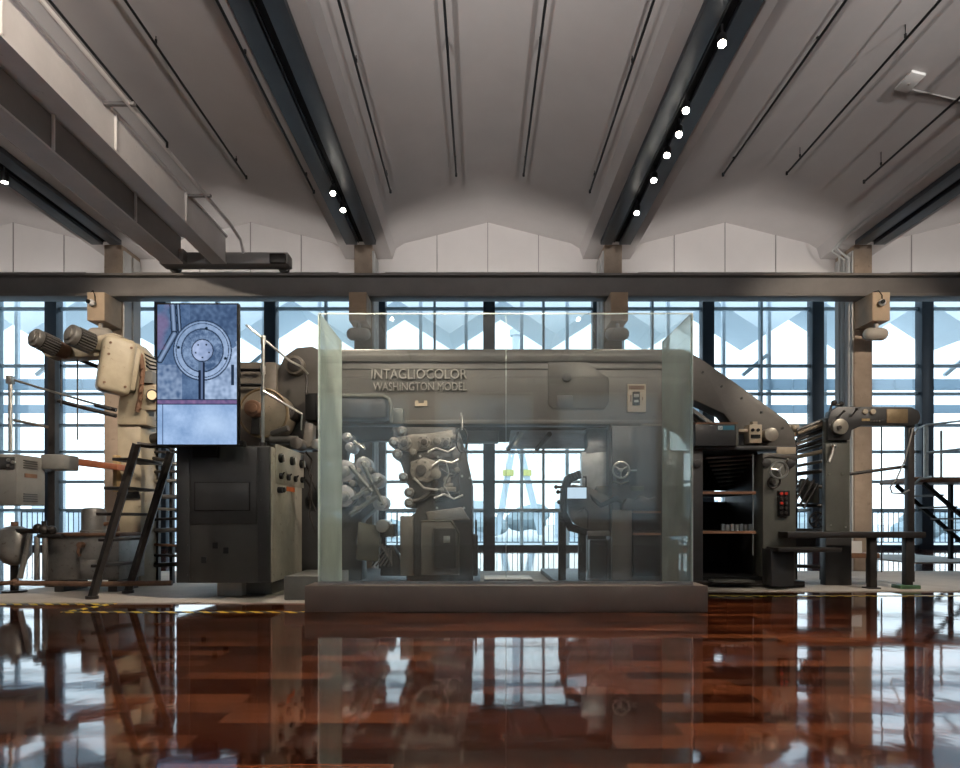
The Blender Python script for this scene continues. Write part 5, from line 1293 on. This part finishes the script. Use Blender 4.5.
# hazard tape on the floor
def tape(x0, x1, y0, y1, lab):
    solo(MB().box(x0, x1, y0, y1, 0.0, 0.003), 'floor_tape', M['tape'], lab, 'floor tape', ((x0+x1)/2, (y0+y1)/2, 0), 'hazard tapes on the floor')
tape(X(64, 6.96), X(304, 6.96), 6.89, 6.995, 'yellow and black hazard tape on the floor leading to the plinth')
tp = MB().prism([(-0.05, 0.0), (0.05, 0.0), (0.05, 0.003), (-0.05, 0.003)], 0, 0.78)
bmesh.ops.transform(tp.bm, matrix=Matrix.Translation((X(66, 6.96), 6.93, 0)) @ Matrix.Rotation(-0.16, 4, 'Z'), verts=tp.bm.verts[:])
solo(tp, 'floor_tape', M['tape'], 'short slanting hazard tape joining the two left tapes on the floor', 'floor tape', (X(66, 6.96), 7.2, 0), 'hazard tapes on the floor')
tape(-7.0, X(106, 7.6), 7.54, 7.64, 'yellow and black hazard tape on the floor along the tub at far left')
tape(X(710, 8.45), 9.0, 8.38, 8.48, 'yellow and black hazard tape on the floor right of the glass screen')

# ------------------------------------------------------------------ light, world, camera
w = bpy.data.worlds.new('sky'); SC.world = w; w.use_nodes = True
nt = w.node_tree
for n_ in list(nt.nodes): nt.nodes.remove(n_)
out = nt.nodes.new('ShaderNodeOutputWorld'); bg = nt.nodes.new('ShaderNodeBackground')
tc = nt.nodes.new('ShaderNodeTexCoord'); sp = nt.nodes.new('ShaderNodeSeparateXYZ')
nt.links.new(tc.outputs['Generated'], sp.inputs[0])
r = nt.nodes.new('ShaderNodeValToRGB')
r.color_ramp.elements[0].position = 0.0; r.color_ramp.elements[0].color = (0.88, 0.95, 1.0, 1)
r.color_ramp.elements[1].position = 0.7; r.color_ramp.elements[1].color = (0.60, 0.80, 1.0, 1)
nt.links.new(sp.outputs['Z'], r.inputs['Fac']); nt.links.new(r.outputs['Color'], bg.inputs['Color'])
bg.inputs['Strength'].default_value = 2.5
nt.links.new(bg.outputs[0], out.inputs['Surface'])

cam = bpy.data.cameras.new('camera'); co = bpy.data.objects.new('camera', cam); COL.objects.link(co)
co.location = (0, 0, 1.0); co.rotation_euler = (math.pi/2, 0, 0)
cam.sensor_width = 36.0; cam.lens = 36.0*FPX/960.0
cam.shift_x = 0.0; cam.shift_y = (520.0-384.0)/960.0
cam.clip_end = 2000
SC.camera = co
SC.view_settings.view_transform = 'Standard'; SC.view_settings.look = 'None'
SC.view_settings.exposure = 0.12; SC.view_settings.gamma = 1.0; SC.view_settings.use_curve_mapping = False
SC.cycles.max_bounces = 10; SC.cycles.diffuse_bounces = 5; SC.cycles.glossy_bounces = 5; SC.cycles.transparent_max_bounces = 32
SC.cycles.caustics_reflective = False; SC.cycles.caustics_refractive = False
SC.cycles.sample_clamp_indirect = 6.0
